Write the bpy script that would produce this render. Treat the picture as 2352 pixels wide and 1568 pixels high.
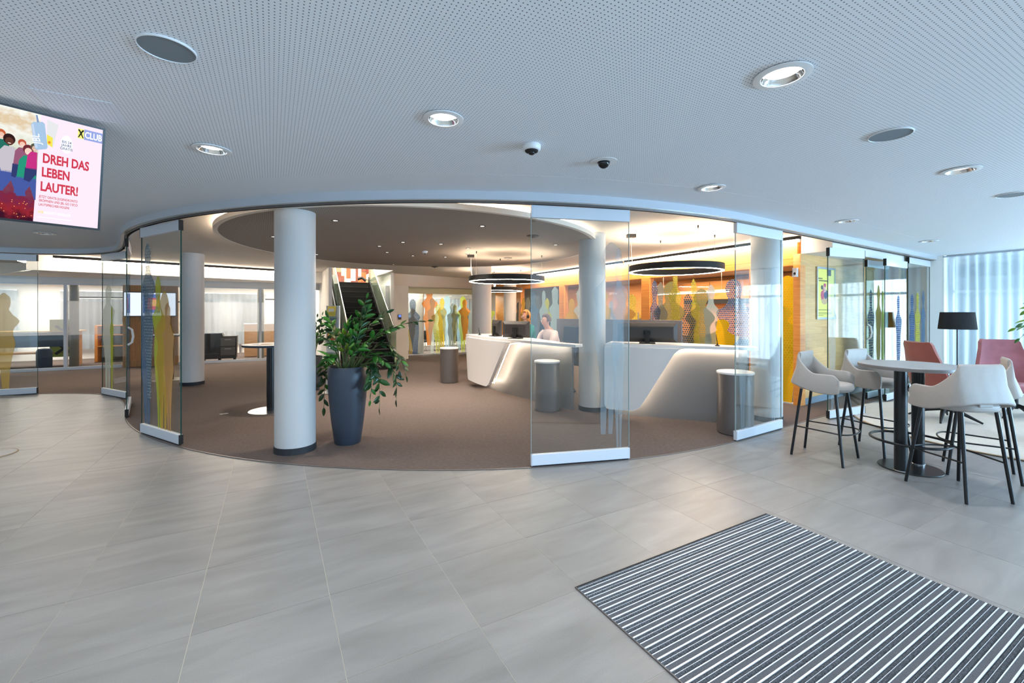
import bpy, math, random
from mathutils import Vector, Matrix, geometry
random.seed(7)
R = math.radians
PI = math.pi
S = bpy.context.scene
COL = S.collection
for o in list(bpy.data.objects):
    bpy.data.objects.remove(o)

# ------------------------------------------------------------------ camera, world, exposure
cam_d = bpy.data.cameras.new('camera')
cam = bpy.data.objects.new('camera', cam_d)
COL.objects.link(cam)
cam.location = (0, 0, 1.65)
cam.rotation_euler = (R(90), 0, 0)
cam_d.sensor_width = 36
cam_d.lens = 1000 / 2352 * 36
cam_d.shift_y = -70 / 2352
cam_d.clip_start = 0.05
cam_d.clip_end = 200
S.camera = cam
S.view_settings.view_transform = 'Standard'
S.view_settings.look = 'None'
S.view_settings.gamma = 1
S.view_settings.use_curve_mapping = False
S.view_settings.exposure = 0.85
cy = S.cycles
cy.use_denoising = True
cy.max_bounces = 7
cy.diffuse_bounces = 3
cy.glossy_bounces = 3
cy.transmission_bounces = 4
cy.transparent_max_bounces = 24
cy.caustics_reflective = False
cy.caustics_refractive = False
cy.sample_clamp_indirect = 6
cy.use_adaptive_sampling = True
cy.adaptive_threshold = 0.03

W = bpy.data.worlds.new('world')
S.world = W
W.use_nodes = True
bgn = W.node_tree.nodes['Background']
bgn.inputs[0].default_value = (0.60, 0.80, 1.0, 1)
bgn.inputs[1].default_value = 0.8


def area_light(name, loc, rot, sx, sy, power, col):
    d = bpy.data.lights.new(name, 'AREA')
    d.shape = 'RECTANGLE'
    d.size = sx
    d.size_y = sy
    d.energy = power
    d.color = col
    o = bpy.data.objects.new(name, d)
    o.location = loc
    o.rotation_euler = rot
    COL.objects.link(o)
    return o


WARM = (1.0, 0.80, 0.60)
# daylight entering through the glazed entrance behind the camera and the curtained windows
area_light('entrance_daylight', (-1.0, -4.5, 1.35), (R(90), 0, 0), 14, 2.7, 30, (0.42, 0.70, 1.0))
area_light('side_daylight', (14.3, -1.0, 0.62), (R(94), 0, R(90)), 6.5, 1.2, 1050, (0.40, 0.69, 1.0))
area_light('curtain_daylight', (13.2, 6.0, 1.3), (R(92), 0, R(114)), 8, 2.4, 580, (0.70, 0.87, 1.0))


# ------------------------------------------------------------------ materials
def C(r, g, b):
    def f(v):
        v /= 255.0
        return v / 12.92 if v <= 0.04045 else ((v + 0.055) / 1.055) ** 2.4
    return (f(r), f(g), f(b), 1)


def nt(name):
    m = bpy.data.materials.new(name)
    m.use_nodes = True
    t = m.node_tree
    t.nodes.clear()
    out = t.nodes.new('ShaderNodeOutputMaterial')
    return m, t, out


def N(t, kind, **kw):
    n = t.nodes.new(kind)
    for k, v in kw.items():
        if k.startswith('i_'):
            n.inputs[k[2:]].default_value = v
        else:
            setattr(n, k, v)
    return n


def math_node(t, op, a, b=None, c=None):
    n = t.nodes.new('ShaderNodeMath')
    n.operation = op
    for i, v in enumerate((a, b, c)):
        if v is None:
            continue
        if isinstance(v, (int, float)):
            n.inputs[i].default_value = v
        else:
            t.links.new(v, n.inputs[i])
    return n.outputs[0]


def mixc(t, fac, a, b):
    n = t.nodes.new('ShaderNodeMix')
    n.data_type = 'RGBA'
    n.clamp_factor = True
    for i, v in ((0, fac), (6, a), (7, b)):
        if hasattr(v, 'is_linked') or hasattr(v, 'links'):
            t.links.new(v, n.inputs[i])
        else:
            n.inputs[i].default_value = v
    return n.outputs[2]


def scale_col(c, k):
    return (min(c[0] * k, 1), min(c[1] * k, 1), min(c[2] * k, 1), 1)


def mat(name, col, rough=0.5, metal=0.0, spec=0.5, noise=0.0, nscale=6.0, stretch=(1, 1, 1), bump=0.0, bscale=60.0,
        emit=None, estr=0.0, rand=0.0, sheen=0.0, detail=4.0):
    m, t, out = nt(name)
    p = N(t, 'ShaderNodeBsdfPrincipled')
    p.inputs['Base Color'].default_value = col
    p.inputs['Roughness'].default_value = rough
    p.inputs['Metallic'].default_value = metal
    p.inputs['Specular IOR Level'].default_value = spec
    if sheen:
        p.inputs['Sheen Weight'].default_value = sheen
    t.links.new(p.outputs[0], out.inputs[0])
    tc = None
    if noise or bump or rand:
        tc = N(t, 'ShaderNodeTexCoord')
        oi = N(t, 'ShaderNodeObjectInfo')
        vm = N(t, 'ShaderNodeVectorMath', operation='MULTIPLY_ADD')
        t.links.new(tc.outputs['Object'], vm.inputs[0])
        vm.inputs[1].default_value = stretch
        cmb = N(t, 'ShaderNodeCombineXYZ')
        sh = math_node(t, 'MULTIPLY', oi.outputs['Random'], 37.0 if rand else 0.0)
        for i in range(3):
            t.links.new(sh, cmb.inputs[i])
        t.links.new(cmb.outputs[0], vm.inputs[2])
    if noise or rand:
        c = None
        if noise:
            n = N(t, 'ShaderNodeTexNoise')
            n.inputs['Scale'].default_value = nscale
            n.inputs['Detail'].default_value = detail
            t.links.new(vm.outputs[0], n.inputs['Vector'])
            mr = N(t, 'ShaderNodeMapRange')
            mr.inputs[1].default_value = 0.3
            mr.inputs[2].default_value = 0.7
            t.links.new(n.outputs[0], mr.inputs[0])
            c = mixc(t, mr.outputs[0], scale_col(col, 1 - noise), scale_col(col, 1 + noise))
        if rand:
            k = math_node(t, 'MULTIPLY_ADD', oi.outputs['Random'], 2 * rand, 1 - rand)
            mul = N(t, 'ShaderNodeVectorMath', operation='SCALE')
            if c is not None:
                t.links.new(c, mul.inputs[0])
            else:
                mul.inputs[0].default_value = col[:3]
            t.links.new(k, mul.inputs['Scale'])
            c = mul.outputs[0]
        t.links.new(c, p.inputs['Base Color'])
    if bump:
        n2 = N(t, 'ShaderNodeTexNoise')
        n2.inputs['Scale'].default_value = bscale
        n2.inputs['Detail'].default_value = 3
        t.links.new(tc.outputs['Object'], n2.inputs['Vector'])
        b = N(t, 'ShaderNodeBump')
        b.inputs['Strength'].default_value = bump
        b.inputs['Distance'].default_value = 0.01
        t.links.new(n2.outputs[0], b.inputs['Height'])
        t.links.new(b.outputs[0], p.inputs['Normal'])
    if emit is not None:
        p.inputs['Emission Color'].default_value = emit
        p.inputs['Emission Strength'].default_value = estr
    return m


def emission(name, col, st):
    m, t, out = nt(name)
    e = N(t, 'ShaderNodeEmission')
    e.inputs[0].default_value = col
    e.inputs[1].default_value = st
    t.links.new(e.outputs[0], out.inputs[0])
    return m


def perforated(name, col, hole, pitch, rad, ang, rough=0.7):
    """board with a square grid of drilled holes, in object space"""
    m, t, out = nt(name)
    p = N(t, 'ShaderNodeBsdfPrincipled')
    p.inputs['Roughness'].default_value = rough
    tc = N(t, 'ShaderNodeTexCoord')
    mp = N(t, 'ShaderNodeMapping')
    mp.inputs['Rotation'].default_value = (0, 0, ang)
    t.links.new(tc.outputs['Object'], mp.inputs[0])
    sp = N(t, 'ShaderNodeSeparateXYZ')
    t.links.new(mp.outputs[0], sp.inputs[0])
    q = []
    for i in range(2):
        f = math_node(t, 'FRACT', math_node(t, 'MULTIPLY', sp.outputs[i], 1 / pitch))
        f = math_node(t, 'SUBTRACT', f, 0.5)
        q.append(math_node(t, 'MULTIPLY', f, f))
    d = math_node(t, 'SQRT', math_node(t, 'ADD', q[0], q[1]))
    h = math_node(t, 'LESS_THAN', d, rad / pitch)
    t.links.new(mixc(t, h, col, hole), p.inputs['Base Color'])
    t.links.new(p.outputs[0], out.inputs[0])
    return m


def glass(name, tint, refl=1.6, haze=0.0, hazecol=(0.8, 0.9, 0.95, 1), base=0.04):
    m, t, out = nt(name)
    tr = N(t, 'ShaderNodeBsdfTransparent')
    tr.inputs[0].default_value = tint
    gl = N(t, 'ShaderNodeBsdfGlossy')
    gl.inputs['Roughness'].default_value = 0.02
    lw = N(t, 'ShaderNodeLayerWeight')
    lw.inputs[0].default_value = 0.5
    f = math_node(t, 'POWER', lw.outputs['Facing'], 5.0)
    f = math_node(t, 'MULTIPLY_ADD', f, 0.6, base)
    f = math_node(t, 'MULTIPLY', f, refl)
    src = tr.outputs[0]
    if haze:
        df = N(t, 'ShaderNodeBsdfTranslucent')
        df.inputs[0].default_value = hazecol
        d2 = N(t, 'ShaderNodeBsdfDiffuse')
        d2.inputs[0].default_value = hazecol
        mm = N(t, 'ShaderNodeMixShader')
        mm.inputs[0].default_value = 0.5
        t.links.new(df.outputs[0], mm.inputs[1])
        t.links.new(d2.outputs[0], mm.inputs[2])
        m0 = N(t, 'ShaderNodeMixShader')
        m0.inputs[0].default_value = haze
        t.links.new(tr.outputs[0], m0.inputs[1])
        t.links.new(mm.outputs[0], m0.inputs[2])
        src = m0.outputs[0]
    mx = N(t, 'ShaderNodeMixShader')
    t.links.new(f, mx.inputs[0])
    t.links.new(src, mx.inputs[1])
    t.links.new(gl.outputs[0], mx.inputs[2])
    t.links.new(mx.outputs[0], out.inputs[0])
    return m


def film(name, col, alpha, dots=0.0, pitch=0.04, dotcol=None, dotalpha=None):
    """printed film on glass: translucent colour, optionally with a honeycomb of dots (object space x,z)"""
    m, t, out = nt(name)
    tr = N(t, 'ShaderNodeBsdfTransparent')
    d1 = N(t, 'ShaderNodeBsdfDiffuse')
    d2 = N(t, 'ShaderNodeBsdfTranslucent')
    mm = N(t, 'ShaderNodeMixShader')
    mm.inputs[0].default_value = 0.45
    t.links.new(d1.outputs[0], mm.inputs[1])
    t.links.new(d2.outputs[0], mm.inputs[2])
    mx = N(t, 'ShaderNodeMixShader')
    t.links.new(tr.outputs[0], mx.inputs[1])
    t.links.new(mm.outputs[0], mx.inputs[2])
    t.links.new(mx.outputs[0], out.inputs[0])
    if dots:
        tc = N(t, 'ShaderNodeTexCoord')
        sp = N(t, 'ShaderNodeSeparateXYZ')
        t.links.new(tc.outputs['Object'], sp.inputs[0])
        res = None
        for k in (0.0, 0.5):
            x = math_node(t, 'FRACT', math_node(t, 'MULTIPLY_ADD', sp.outputs[0], 1 / pitch, k))
            z = math_node(t, 'FRACT', math_node(t, 'MULTIPLY_ADD', sp.outputs[2], 1 / (pitch * 1.732), k))
            x = math_node(t, 'SUBTRACT', x, 0.5)
            z = math_node(t, 'MULTIPLY', math_node(t, 'SUBTRACT', z, 0.5), 1.732)
            d = math_node(t, 'ADD', math_node(t, 'MULTIPLY', x, x), math_node(t, 'MULTIPLY', z, z))
            h = math_node(t, 'LESS_THAN', d, (dots * 0.5) ** 2)
            res = h if res is None else math_node(t, 'MAXIMUM', res, h)
        dc = dotcol or col
        da = alpha if dotalpha is None else dotalpha
        c = mixc(t, res, col, dc)
        t.links.new(c, d1.inputs[0])
        t.links.new(c, d2.inputs[0])
        t.links.new(math_node(t, 'MULTIPLY_ADD', res, da - alpha, alpha), mx.inputs[0])
    else:
        d1.inputs[0].default_value = col
        d2.inputs[0].default_value = col
        mx.inputs[0].default_value = alpha
    return m


def sheer(name, col, clear):
    m, t, out = nt(name)
    tr = N(t, 'ShaderNodeBsdfTransparent')
    d1 = N(t, 'ShaderNodeBsdfDiffuse')
    d2 = N(t, 'ShaderNodeBsdfTranslucent')
    for n in (d1, d2):
        n.inputs[0].default_value = col
    mm = N(t, 'ShaderNodeMixShader')
    mm.inputs[0].default_value = 0.6
    t.links.new(d1.outputs[0], mm.inputs[1])
    t.links.new(d2.outputs[0], mm.inputs[2])
    lw = N(t, 'ShaderNodeLayerWeight')
    lw.inputs[0].default_value = 0.5
    # a sheer weave closes up when seen along its surface
    f = math_node(t, 'MULTIPLY_ADD', math_node(t, 'POWER', lw.outputs['Facing'], 1.5), clear, 1 - clear)
    mx = N(t, 'ShaderNodeMixShader')
    t.links.new(f, mx.inputs[0])
    t.links.new(tr.outputs[0], mx.inputs[1])
    t.links.new(mm.outputs[0], mx.inputs[2])
    t.links.new(mx.outputs[0], out.inputs[0])
    return m


def wood(name, col, dark, scale=3.0, rough=0.45, plank=0.0):
    m, t, out = nt(name)
    p = N(t, 'ShaderNodeBsdfPrincipled')
    p.inputs['Roughness'].default_value = rough
    tc = N(t, 'ShaderNodeTexCoord')
    mp = N(t, 'ShaderNodeMapping')
    mp.inputs['Scale'].default_value = (1.0, 1.0, 14.0)
    t.links.new(tc.outputs['Object'], mp.inputs[0])
    n = N(t, 'ShaderNodeTexNoise')
    n.inputs['Scale'].default_value = scale
    n.inputs['Detail'].default_value = 5
    t.links.new(mp.outputs[0], n.inputs['Vector'])
    mr = N(t, 'ShaderNodeMapRange')
    mr.inputs[1].default_value = 0.3
    mr.inputs[2].default_value = 0.7
    t.links.new(n.outputs[0], mr.inputs[0])
    t.links.new(mixc(t, mr.outputs[0], dark, col), p.inputs['Base Color'])
    t.links.new(p.outputs[0], out.inputs[0])
    return m


M = {}
M['white'] = mat('white_paint', C(232, 230, 226), 0.7, noise=0.015, nscale=3)
M['column'] = mat('column_paint', C(196, 195, 193), 0.6)
M['fascia'] = mat('fascia_lacquer', C(192, 198, 206), 0.3)
M['ceil'] = perforated('perforated_board', C(230, 236, 243), C(90, 99, 112), 0.0207, 0.0032, R(-28.9))
M['ceil_plain'] = mat('plain_ceiling_board', C(224, 230, 237), 0.7)
M['ceil_in'] = mat('inner_ceiling_paint', C(222, 216, 210), 0.75)
M['disc'] = perforated('taupe_perforated_board', C(152, 142, 134), C(74, 68, 64), 0.022, 0.0042, R(-28.9))
M['disc_rim'] = mat('disc_rim_paint', C(226, 218, 208), 0.6)
M['grout'] = mat('grout', C(188, 178, 164), 0.9)
M['carpet'] = mat('taupe_carpet', C(104, 94, 90), 0.95, spec=0.1, noise=0.16, nscale=26, stretch=(1, 2.2, 1), bump=0.6, bscale=260, detail=8)
M['black'] = mat('black_powder_coat', C(11, 11, 13), 0.32)
M['blackmatt'] = mat('black_matt', C(20, 19, 19), 0.7)
M['charcoal'] = mat('charcoal_plastic', C(56, 52, 50), 0.5)
M['skirt'] = mat('dark_skirting', C(38, 40, 44), 0.7, noise=0.3, nscale=90)
M['alu'] = mat('brushed_aluminium', C(186, 192, 200), 0.35, 1.0)
M['rail'] = mat('anodised_rail', C(212, 218, 226), 0.35, 0.1)
M['steel'] = mat('steel', C(200, 196, 190), 0.28, 1.0)
M['chrome'] = mat('chrome', C(240, 240, 240), 0.06, 1.0)
M['glass'] = glass('clear_glass', (0.95, 0.975, 0.97, 1), 1.0, base=0.065)
M['glass_edge_pale'] = mat('pale_glass_edge', C(150, 172, 172), 0.2)
M['glass_edge'] = mat('green_glass_edge', C(30, 70, 62), 0.15)
M['glass_green'] = glass('greenish_glass', (0.86, 0.93, 0.88, 1), 1.5, 0.25, C(170, 184, 170))
M['glass_office'] = glass('office_glass', (0.95, 0.96, 0.95, 1), 0.7)
M['glass_dark'] = glass('stacked_glass', (0.66, 0.78, 0.78, 1), 1.6, base=0.07)
M['maple'] = wood('maple_veneer', C(222, 178, 118), C(204, 156, 96), 2.2)
M['maple_lit'] = wood('maple_lit_tone', C(236, 162, 80), C(218, 138, 60), 2.5)  # lit copy of the maple: warm lamplight put into its orange colour
M['oak'] = wood('oak_front', C(214, 170, 128), C(196, 150, 108), 2.5)
M['slat'] = wood('oak_slats', C(198, 150, 96), C(172, 124, 74), 3)
M['greige'] = mat('greige_leather', C(172, 165, 158), 0.55, noise=0.03, nscale=20, bump=0.12, bscale=180)
M['pink'] = mat('dusty_pink_felt', C(160, 98, 104), 0.9, noise=0.10, nscale=7, sheen=0.3, bump=0.25, bscale=200)
M['salmon'] = mat('brick_red_felt', C(150, 80, 70), 0.9, noise=0.07, nscale=7, sheen=0.3, bump=0.25, bscale=200)
M['rug'] = mat('cream_rug', C(206, 200, 190), 0.95, noise=0.05, nscale=30, bump=0.5, bscale=250)
M['rug_edge'] = mat('rug_binding', C(176, 150, 118), 0.9)
M['tabletop'] = mat('grey_laminate', C(150, 152, 154), 0.35)
M['tableedge'] = mat('grey_table_edge', C(128, 122, 118), 0.35)
M['planter'] = mat('navy_planter', C(52, 60, 72), 0.45, noise=0.08, nscale=5)
M['soil'] = mat('potting_soil', C(46, 36, 28), 0.95, noise=0.3, nscale=40)
M['leaf'] = mat('leaf_green', C(48, 104, 34), 0.32, rand=0.55)
M['leaf_dark'] = mat('leaf_dark_green', C(30, 66, 34), 0.28, rand=0.45)
M['leaf_lime'] = mat('leaf_light_green', C(128, 168, 52), 0.4, rand=0.35)
M['stem'] = mat('plant_stem', C(72, 92, 46), 0.5)
M['bark'] = mat('bark', C(92, 78, 58), 0.8)
M['grey_metal'] = mat('warm_grey_metal', C(110, 104, 101), 0.38, 0.35)
M['desk_grey'] = mat('desk_body_grey', C(128, 124, 122), 0.4)
M['desk_white'] = mat('desk_white_acrylic', C(238, 236, 234), 0.3)
M['screen_grey'] = mat('grey_screen_board', C(112, 108, 110), 0.6)
M['led_warm'] = emission('warm_led', (1.0, 0.82, 0.62, 1), 34)
M['led_cove'] = emission('cove_led', (1.0, 0.80, 0.58, 1), 26)
M['led_ring'] = emission('ring_led', (1.0, 0.88, 0.72, 1), 26)
M['led_ring_up'] = emission('ring_uplight', (1.0, 0.80, 0.58, 1), 52)
M['pendant_glow'] = emission('pendant_glow', (1.0, 0.9, 0.78, 1), 1.6)
M['led_desk'] = emission('desk_led', (1.0, 0.84, 0.66, 1), 42)
M['lamp_cool'] = emission('downlight_lamp', (1.0, 0.98, 0.95, 1), 9)
M['lamp_spot'] = emission('small_spot_lamp', (1.0, 0.90, 0.80, 1), 3.0)
M['navy_seat'] = mat('navy_upholstery', C(52, 66, 84), 0.85)
M['lampshade'] = mat('black_lampshade', C(26, 28, 31), 0.9, noise=0.25, nscale=60)
M['sheer'] = sheer('sheer_curtain', C(200, 214, 224), 0.62)
M['sheer_grey'] = sheer('grey_sheer_curtain', C(205, 212, 218), 0.45)
M['concrete'] = mat('grey_column', C(112, 110, 100), 0.6)
M['paper'] = mat('paper', C(238, 236, 232), 0.8)
M['skin'] = mat('skin', C(214, 158, 134), 0.55)
M['speaker'] = mat('speaker_grille', C(124, 134, 142), 0.8, noise=0.06, nscale=400)
M['lens'] = mat('camera_dome', C(12, 14, 18), 0.05)
M['plastic_white'] = mat('white_plastic', C(228, 230, 232), 0.4)


def tile_material():
    m, t, out = nt('grey_stone_tile')
    p = N(t, 'ShaderNodeBsdfPrincipled')
    p.inputs['Roughness'].default_value = 0.36
    p.inputs['Specular IOR Level'].default_value = 0.45
    tc = N(t, 'ShaderNodeTexCoord')
    oi = N(t, 'ShaderNodeObjectInfo')
    cmb = N(t, 'ShaderNodeCombineXYZ')
    sh = math_node(t, 'MULTIPLY', oi.outputs['Random'], 91.0)
    for i in range(3):
        t.links.new(sh, cmb.inputs[i])
    vm = N(t, 'ShaderNodeVectorMath', operation='MULTIPLY_ADD')
    t.links.new(tc.outputs['Object'], vm.inputs[0])
    vm.inputs[1].default_value = (0.8, 3.2, 1)
    t.links.new(cmb.outputs[0], vm.inputs[2])
    n1 = N(t, 'ShaderNodeTexNoise')
    n1.inputs['Scale'].default_value = 2.0
    n1.inputs['Detail'].default_value = 6
    n1.inputs['Distortion'].default_value = 0.6
    t.links.new(vm.outputs[0], n1.inputs['Vector'])
    n2 = N(t, 'ShaderNodeTexNoise')
    n2.inputs['Scale'].default_value = 190
    n2.inputs['Detail'].default_value = 2
    t.links.new(tc.outputs['Object'], n2.inputs['Vector'])
    mr = N(t, 'ShaderNodeMapRange')
    mr.inputs[1].default_value = 0.3
    mr.inputs[2].default_value = 0.7
    t.links.new(n1.outputs[0], mr.inputs[0])
    c = mixc(t, mr.outputs[0], C(126, 124, 121), C(145, 143, 140))
    k = math_node(t, 'MULTIPLY_ADD', n2.outputs[0], 0.30, 0.85)
    k2 = math_node(t, 'MULTIPLY_ADD', oi.outputs['Random'], 0.10, 0.95)
    k = math_node(t, 'MULTIPLY', k, k2)
    v = N(t, 'ShaderNodeVectorMath', operation='SCALE')
    t.links.new(c, v.inputs[0])
    t.links.new(k, v.inputs['Scale'])
    t.links.new(v.outputs[0], p.inputs['Base Color'])
    b = N(t, 'ShaderNodeBump')
    b.inputs['Strength'].default_value = 0.15
    b.inputs['Distance'].default_value = 0.004
    t.links.new(n2.outputs[0], b.inputs['Height'])
    t.links.new(b.outputs[0], p.inputs['Normal'])
    t.links.new(p.outputs[0], out.inputs[0])
    return m


M['tile'] = tile_material()


# ------------------------------------------------------------------ mesh helpers
class MB:
    def __init__(self):
        self.v = []
        self.f = []

    def add(self, vs, fs):
        n = len(self.v)
        self.v += [tuple(p) for p in vs]
        self.f += [[i + n for i in q] for q in fs]
        return self

    def box(self, x0, y0, z0, x1, y1, z1):
        return self.add([(x0, y0, z0), (x1, y0, z0), (x1, y1, z0), (x0, y1, z0), (x0, y0, z1), (x1, y0, z1), (x1, y1, z1), (x0, y1, z1)],
                        [(0, 3, 2, 1), (4, 5, 6, 7), (0, 1, 5, 4), (1, 2, 6, 5), (2, 3, 7, 6), (3, 0, 4, 7)])

    def cbox(self, c, s, rz=0.0, rx=0.0, ry=0.0):
        m = Matrix.Translation(c) @ Matrix.Rotation(rz, 4, 'Z') @ Matrix.Rotation(ry, 4, 'Y') @ Matrix.Rotation(rx, 4, 'X')
        b = MB().box(-s[0] / 2, -s[1] / 2, -s[2] / 2, s[0] / 2, s[1] / 2, s[2] / 2)
        return self.add([m @ Vector(p) for p in b.v], b.f)

    def prism(self, pts, z0, z1):
        n = len(pts)
        vs = [(x, y, z0) for x, y in pts] + [(x, y, z1) for x, y in pts]
        fs = [[i, (i + 1) % n, n + (i + 1) % n, n + i] for i in range(n)]
        tri = geometry.tessellate_polygon([[Vector((x, y, 0)) for x, y in pts]])
        for a in tri:
            fs.append(list(a)[::-1])
            fs.append([i + n for i in a])
        return self.add(vs, fs)

    def slab_xz(self, pts, y0, y1):
        """polygon in the local x,z plane with thickness along y"""
        n = len(pts)
        vs = [(x, y0, z) for x, z in pts] + [(x, y1, z) for x, z in pts]
        fs = [[i, (i + 1) % n, n + (i + 1) % n, n + i] for i in range(n)]
        tri = geometry.tessellate_polygon([[Vector((x, z, 0)) for x, z in pts]])
        for a in tri:
            fs.append(list(a))
            fs.append([i + n for i in a][::-1])
        return self.add(vs, fs)

    def tube(self, path, r, n=8, closed=False, caps=True):
        P = [Vector(p) for p in path]
        rs = r if isinstance(r, (list, tuple)) else [r] * len(P)
        rings = []
        up = None
        L = len(P)
        for i in range(L):
            if closed:
                d = (P[(i + 1) % L] - P[i - 1])
            else:
                d = P[min(i + 1, L - 1)] - P[max(i - 1, 0)]
            d.normalize()
            if up is None:
                a = Vector((0, 0, 1)) if abs(d.z) < 0.9 else Vector((1, 0, 0))
                u = d.cross(a).normalized()
            else:
                u = (up - d * up.dot(d)).normalized()
            up = u
            w = d.cross(u)
            rings.append([P[i] + (u * math.cos(2 * PI * k / n) + w * math.sin(2 * PI * k / n)) * rs[i] for k in range(n)])
        return self.loft(rings, closed_path=closed, caps=caps and not closed)

    def loft(self, rings, closed_path=False, caps=True, closed_ring=True):
        n = len(rings[0])
        vs = [p for r in rings for p in r]
        fs = []
        L = len(rings)
        for i in range(L if closed_path else L - 1):
            a = i * n
            b = ((i + 1) % L) * n
            for k in range(n if closed_ring else n - 1):
                k2 = (k + 1) % n
                fs.append([a + k, a + k2, b + k2, b + k])
        if caps and not closed_path:
            fs.append([i for i in range(n)][::-1])
            fs.append([(L - 1) * n + i for i in range(n)])
        return self.add(vs, fs)

    def lathe(self, prof, n=32, c=(0, 0, 0), caps=True, ax=1.0, ay=1.0):
        rings = [[(c[0] + r * ax * math.cos(2 * PI * k / n), c[1] + r * ay * math.sin(2 * PI * k / n), c[2] + z) for k in range(n)] for r, z in prof]
        return self.loft(rings, caps=caps)

    def ball(self, c, r, n=16, m=10):
        rr = r if isinstance(r, (list, tuple)) else (r, r, r)
        rings = []
        for j in range(1, m):
            a = PI * j / m - PI / 2
            rings.append([(c[0] + rr[0] * math.cos(a) * math.cos(2 * PI * k / n), c[1] + rr[1] * math.cos(a) * math.sin(2 * PI * k / n),
                           c[2] + rr[2] * math.sin(a)) for k in range(n)])
        return self.loft(rings)

    def sheet(self, grid, th):
        """grid[i][j] of Vectors -> closed slab offset by th along the local normal"""
        nu, nv = len(grid), len(grid[0])
        back = []
        for i in range(nu):
            row = []
            for j in range(nv):
                du = Vector(grid[min(i + 1, nu - 1)][j]) - Vector(grid[max(i - 1, 0)][j])
                dv = Vector(grid[i][min(j + 1, nv - 1)]) - Vector(grid[i][max(j - 1, 0)])
                nn = du.cross(dv)
                if nn.length > 1e-9:
                    nn.normalize()
                row.append(Vector(grid[i][j]) + nn * th)
            back.append(row)
        vs = [p for r in grid for p in r] + [p for r in back for p in r]
        o = nu * nv
        fs = []
        for i in range(nu - 1):
            for j in range(nv - 1):
                a, b, c, d = i * nv + j, (i + 1) * nv + j, (i + 1) * nv + j + 1, i * nv + j + 1
                fs.append([a, d, c, b])
                fs.append([o + a, o + b, o + c, o + d])
        rim = [(i, 0) for i in range(nu)] + [(nu - 1, j) for j in range(1, nv)] + [(i, nv - 1) for i in range(nu - 2, -1, -1)] + [(0, j) for j in range(nv - 2, 0, -1)]
        ids = [i * nv + j for i, j in rim]
        for k in range(len(ids)):
            a, b = ids[k], ids[(k + 1) % len(ids)]
            fs.append([a, b, o + b, o + a])
        return self.add(vs, fs)

    def build(self, name, m, parent=None, smooth=None, bev=0.0, world=False, segs=2):
        me = bpy.data.meshes.new(name)
        vs = self.v
        if world and parent is not None:
            inv = mloc(parent).inverted()
            vs = [inv @ Vector(p) for p in vs]
        me.from_pydata([tuple(p) for p in vs], [], self.f)
        me.validate()
        me.update()
        o = bpy.data.objects.new(name, me)
        if m is not None:
            me.materials.append(m)
        COL.objects.link(o)
        if parent is not None:
            o.parent = parent
        if smooth is not None:
            for q in me.polygons:
                q.use_smooth = True
            me.set_sharp_from_angle(angle=R(smooth))
        if bev:
            b = o.modifiers.new('bevel', 'BEVEL')
            b.width = bev
            b.segments = segs
            b.limit_method = 'ANGLE'
            b.angle_limit = R(40)
        return o


def mloc(o):
    m = Matrix.LocRotScale(o.location, o.rotation_euler, o.scale)
    return mloc(o.parent) @ m if o.parent else m


def tag(o, label=None, cat=None, group=None, kind=None):
    if label:
        o['label'] = label
    if cat:
        o['category'] = cat
    if group:
        o['group'] = group
    if kind:
        o['kind'] = kind
    return o


def thing(name, label, cat, loc=(0, 0, 0), rz=0.0, group=None, kind=None):
    o = bpy.data.objects.new(name, None)
    o.empty_display_size = 0.1
    COL.objects.link(o)
    o.location = loc
    o.rotation_euler = (0, 0, rz)
    return tag(o, label, cat, group, kind)


def copy_tree(o, parent=None):
    c = o.copy()
    COL.objects.link(c)
    if parent is not None:
        c.parent = parent
    for ch in list(KIDS(o)):
        copy_tree(ch, c)
    return c


def KIDS(o):
    return [x for x in bpy.data.objects if x.parent == o]


def struct(o, label=None):
    return tag(o, label, None, None, 'structure')


TEXTS = []


def text(name, body, size, m, parent, x, z, y=-0.004, align='LEFT', sx=1.0, bold=0.0):
    cu = bpy.data.curves.new(name, 'FONT')
    cu.body = body
    cu.size = size
    cu.align_x = align
    cu.extrude = 0.0005
    cu.offset = bold
    cu.resolution_u = 3
    cu.materials.append(m)
    o = bpy.data.objects.new(name, cu)
    COL.objects.link(o)
    o.parent = parent
    o.location = (x, y, z)
    o.rotation_euler = (R(90), 0, 0)
    o.scale = (sx, 1, 1)
    TEXTS.append(o)
    return o


def lerp(a, b, t):
    return a + (b - a) * t


def sstep(a, b, x):
    t = max(0.0, min(1.0, (x - a) / (b - a)))
    return t * t * (3 - 2 * t)


def catmull(pts, n=8):
    out = []
    P = [pts[0]] + list(pts) + [pts[-1]]
    for i in range(1, len(P) - 2):
        p0, p1, p2, p3 = P[i - 1], P[i], P[i + 1], P[i + 2]
        for k in range(n):
            t = k / n
            out.append(tuple(0.5 * ((2 * b) + (-a + c) * t + (2 * a - 5 * b + 4 * c - d) * t * t + (-a + 3 * b - 3 * c + d) * t ** 3)
                             for a, b, c, d in zip(p0, p1, p2, p3)))
    out.append(tuple(pts[-1]))
    return out


def offset(curve, d):
    out = []
    for i, p in enumerate(curve):
        a = curve[max(i - 1, 0)]
        b = curve[min(i + 1, len(curve) - 1)]
        tx, ty = b[0] - a[0], b[1] - a[1]
        l = math.hypot(tx, ty)
        out.append((p[0] + ty / l * d, p[1] - tx / l * d))
    return out


def sweep(curve, prof, closed=True):
    """prof: (offset, z) list, closed section"""
    cols = [offset(curve, o) for o, z in prof]
    rings = [[(cols[k][i][0], cols[k][i][1], prof[k][1]) for k in range(len(prof))] for i in range(len(curve))]
    return MB().loft(rings, caps=closed, closed_ring=closed)

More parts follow.
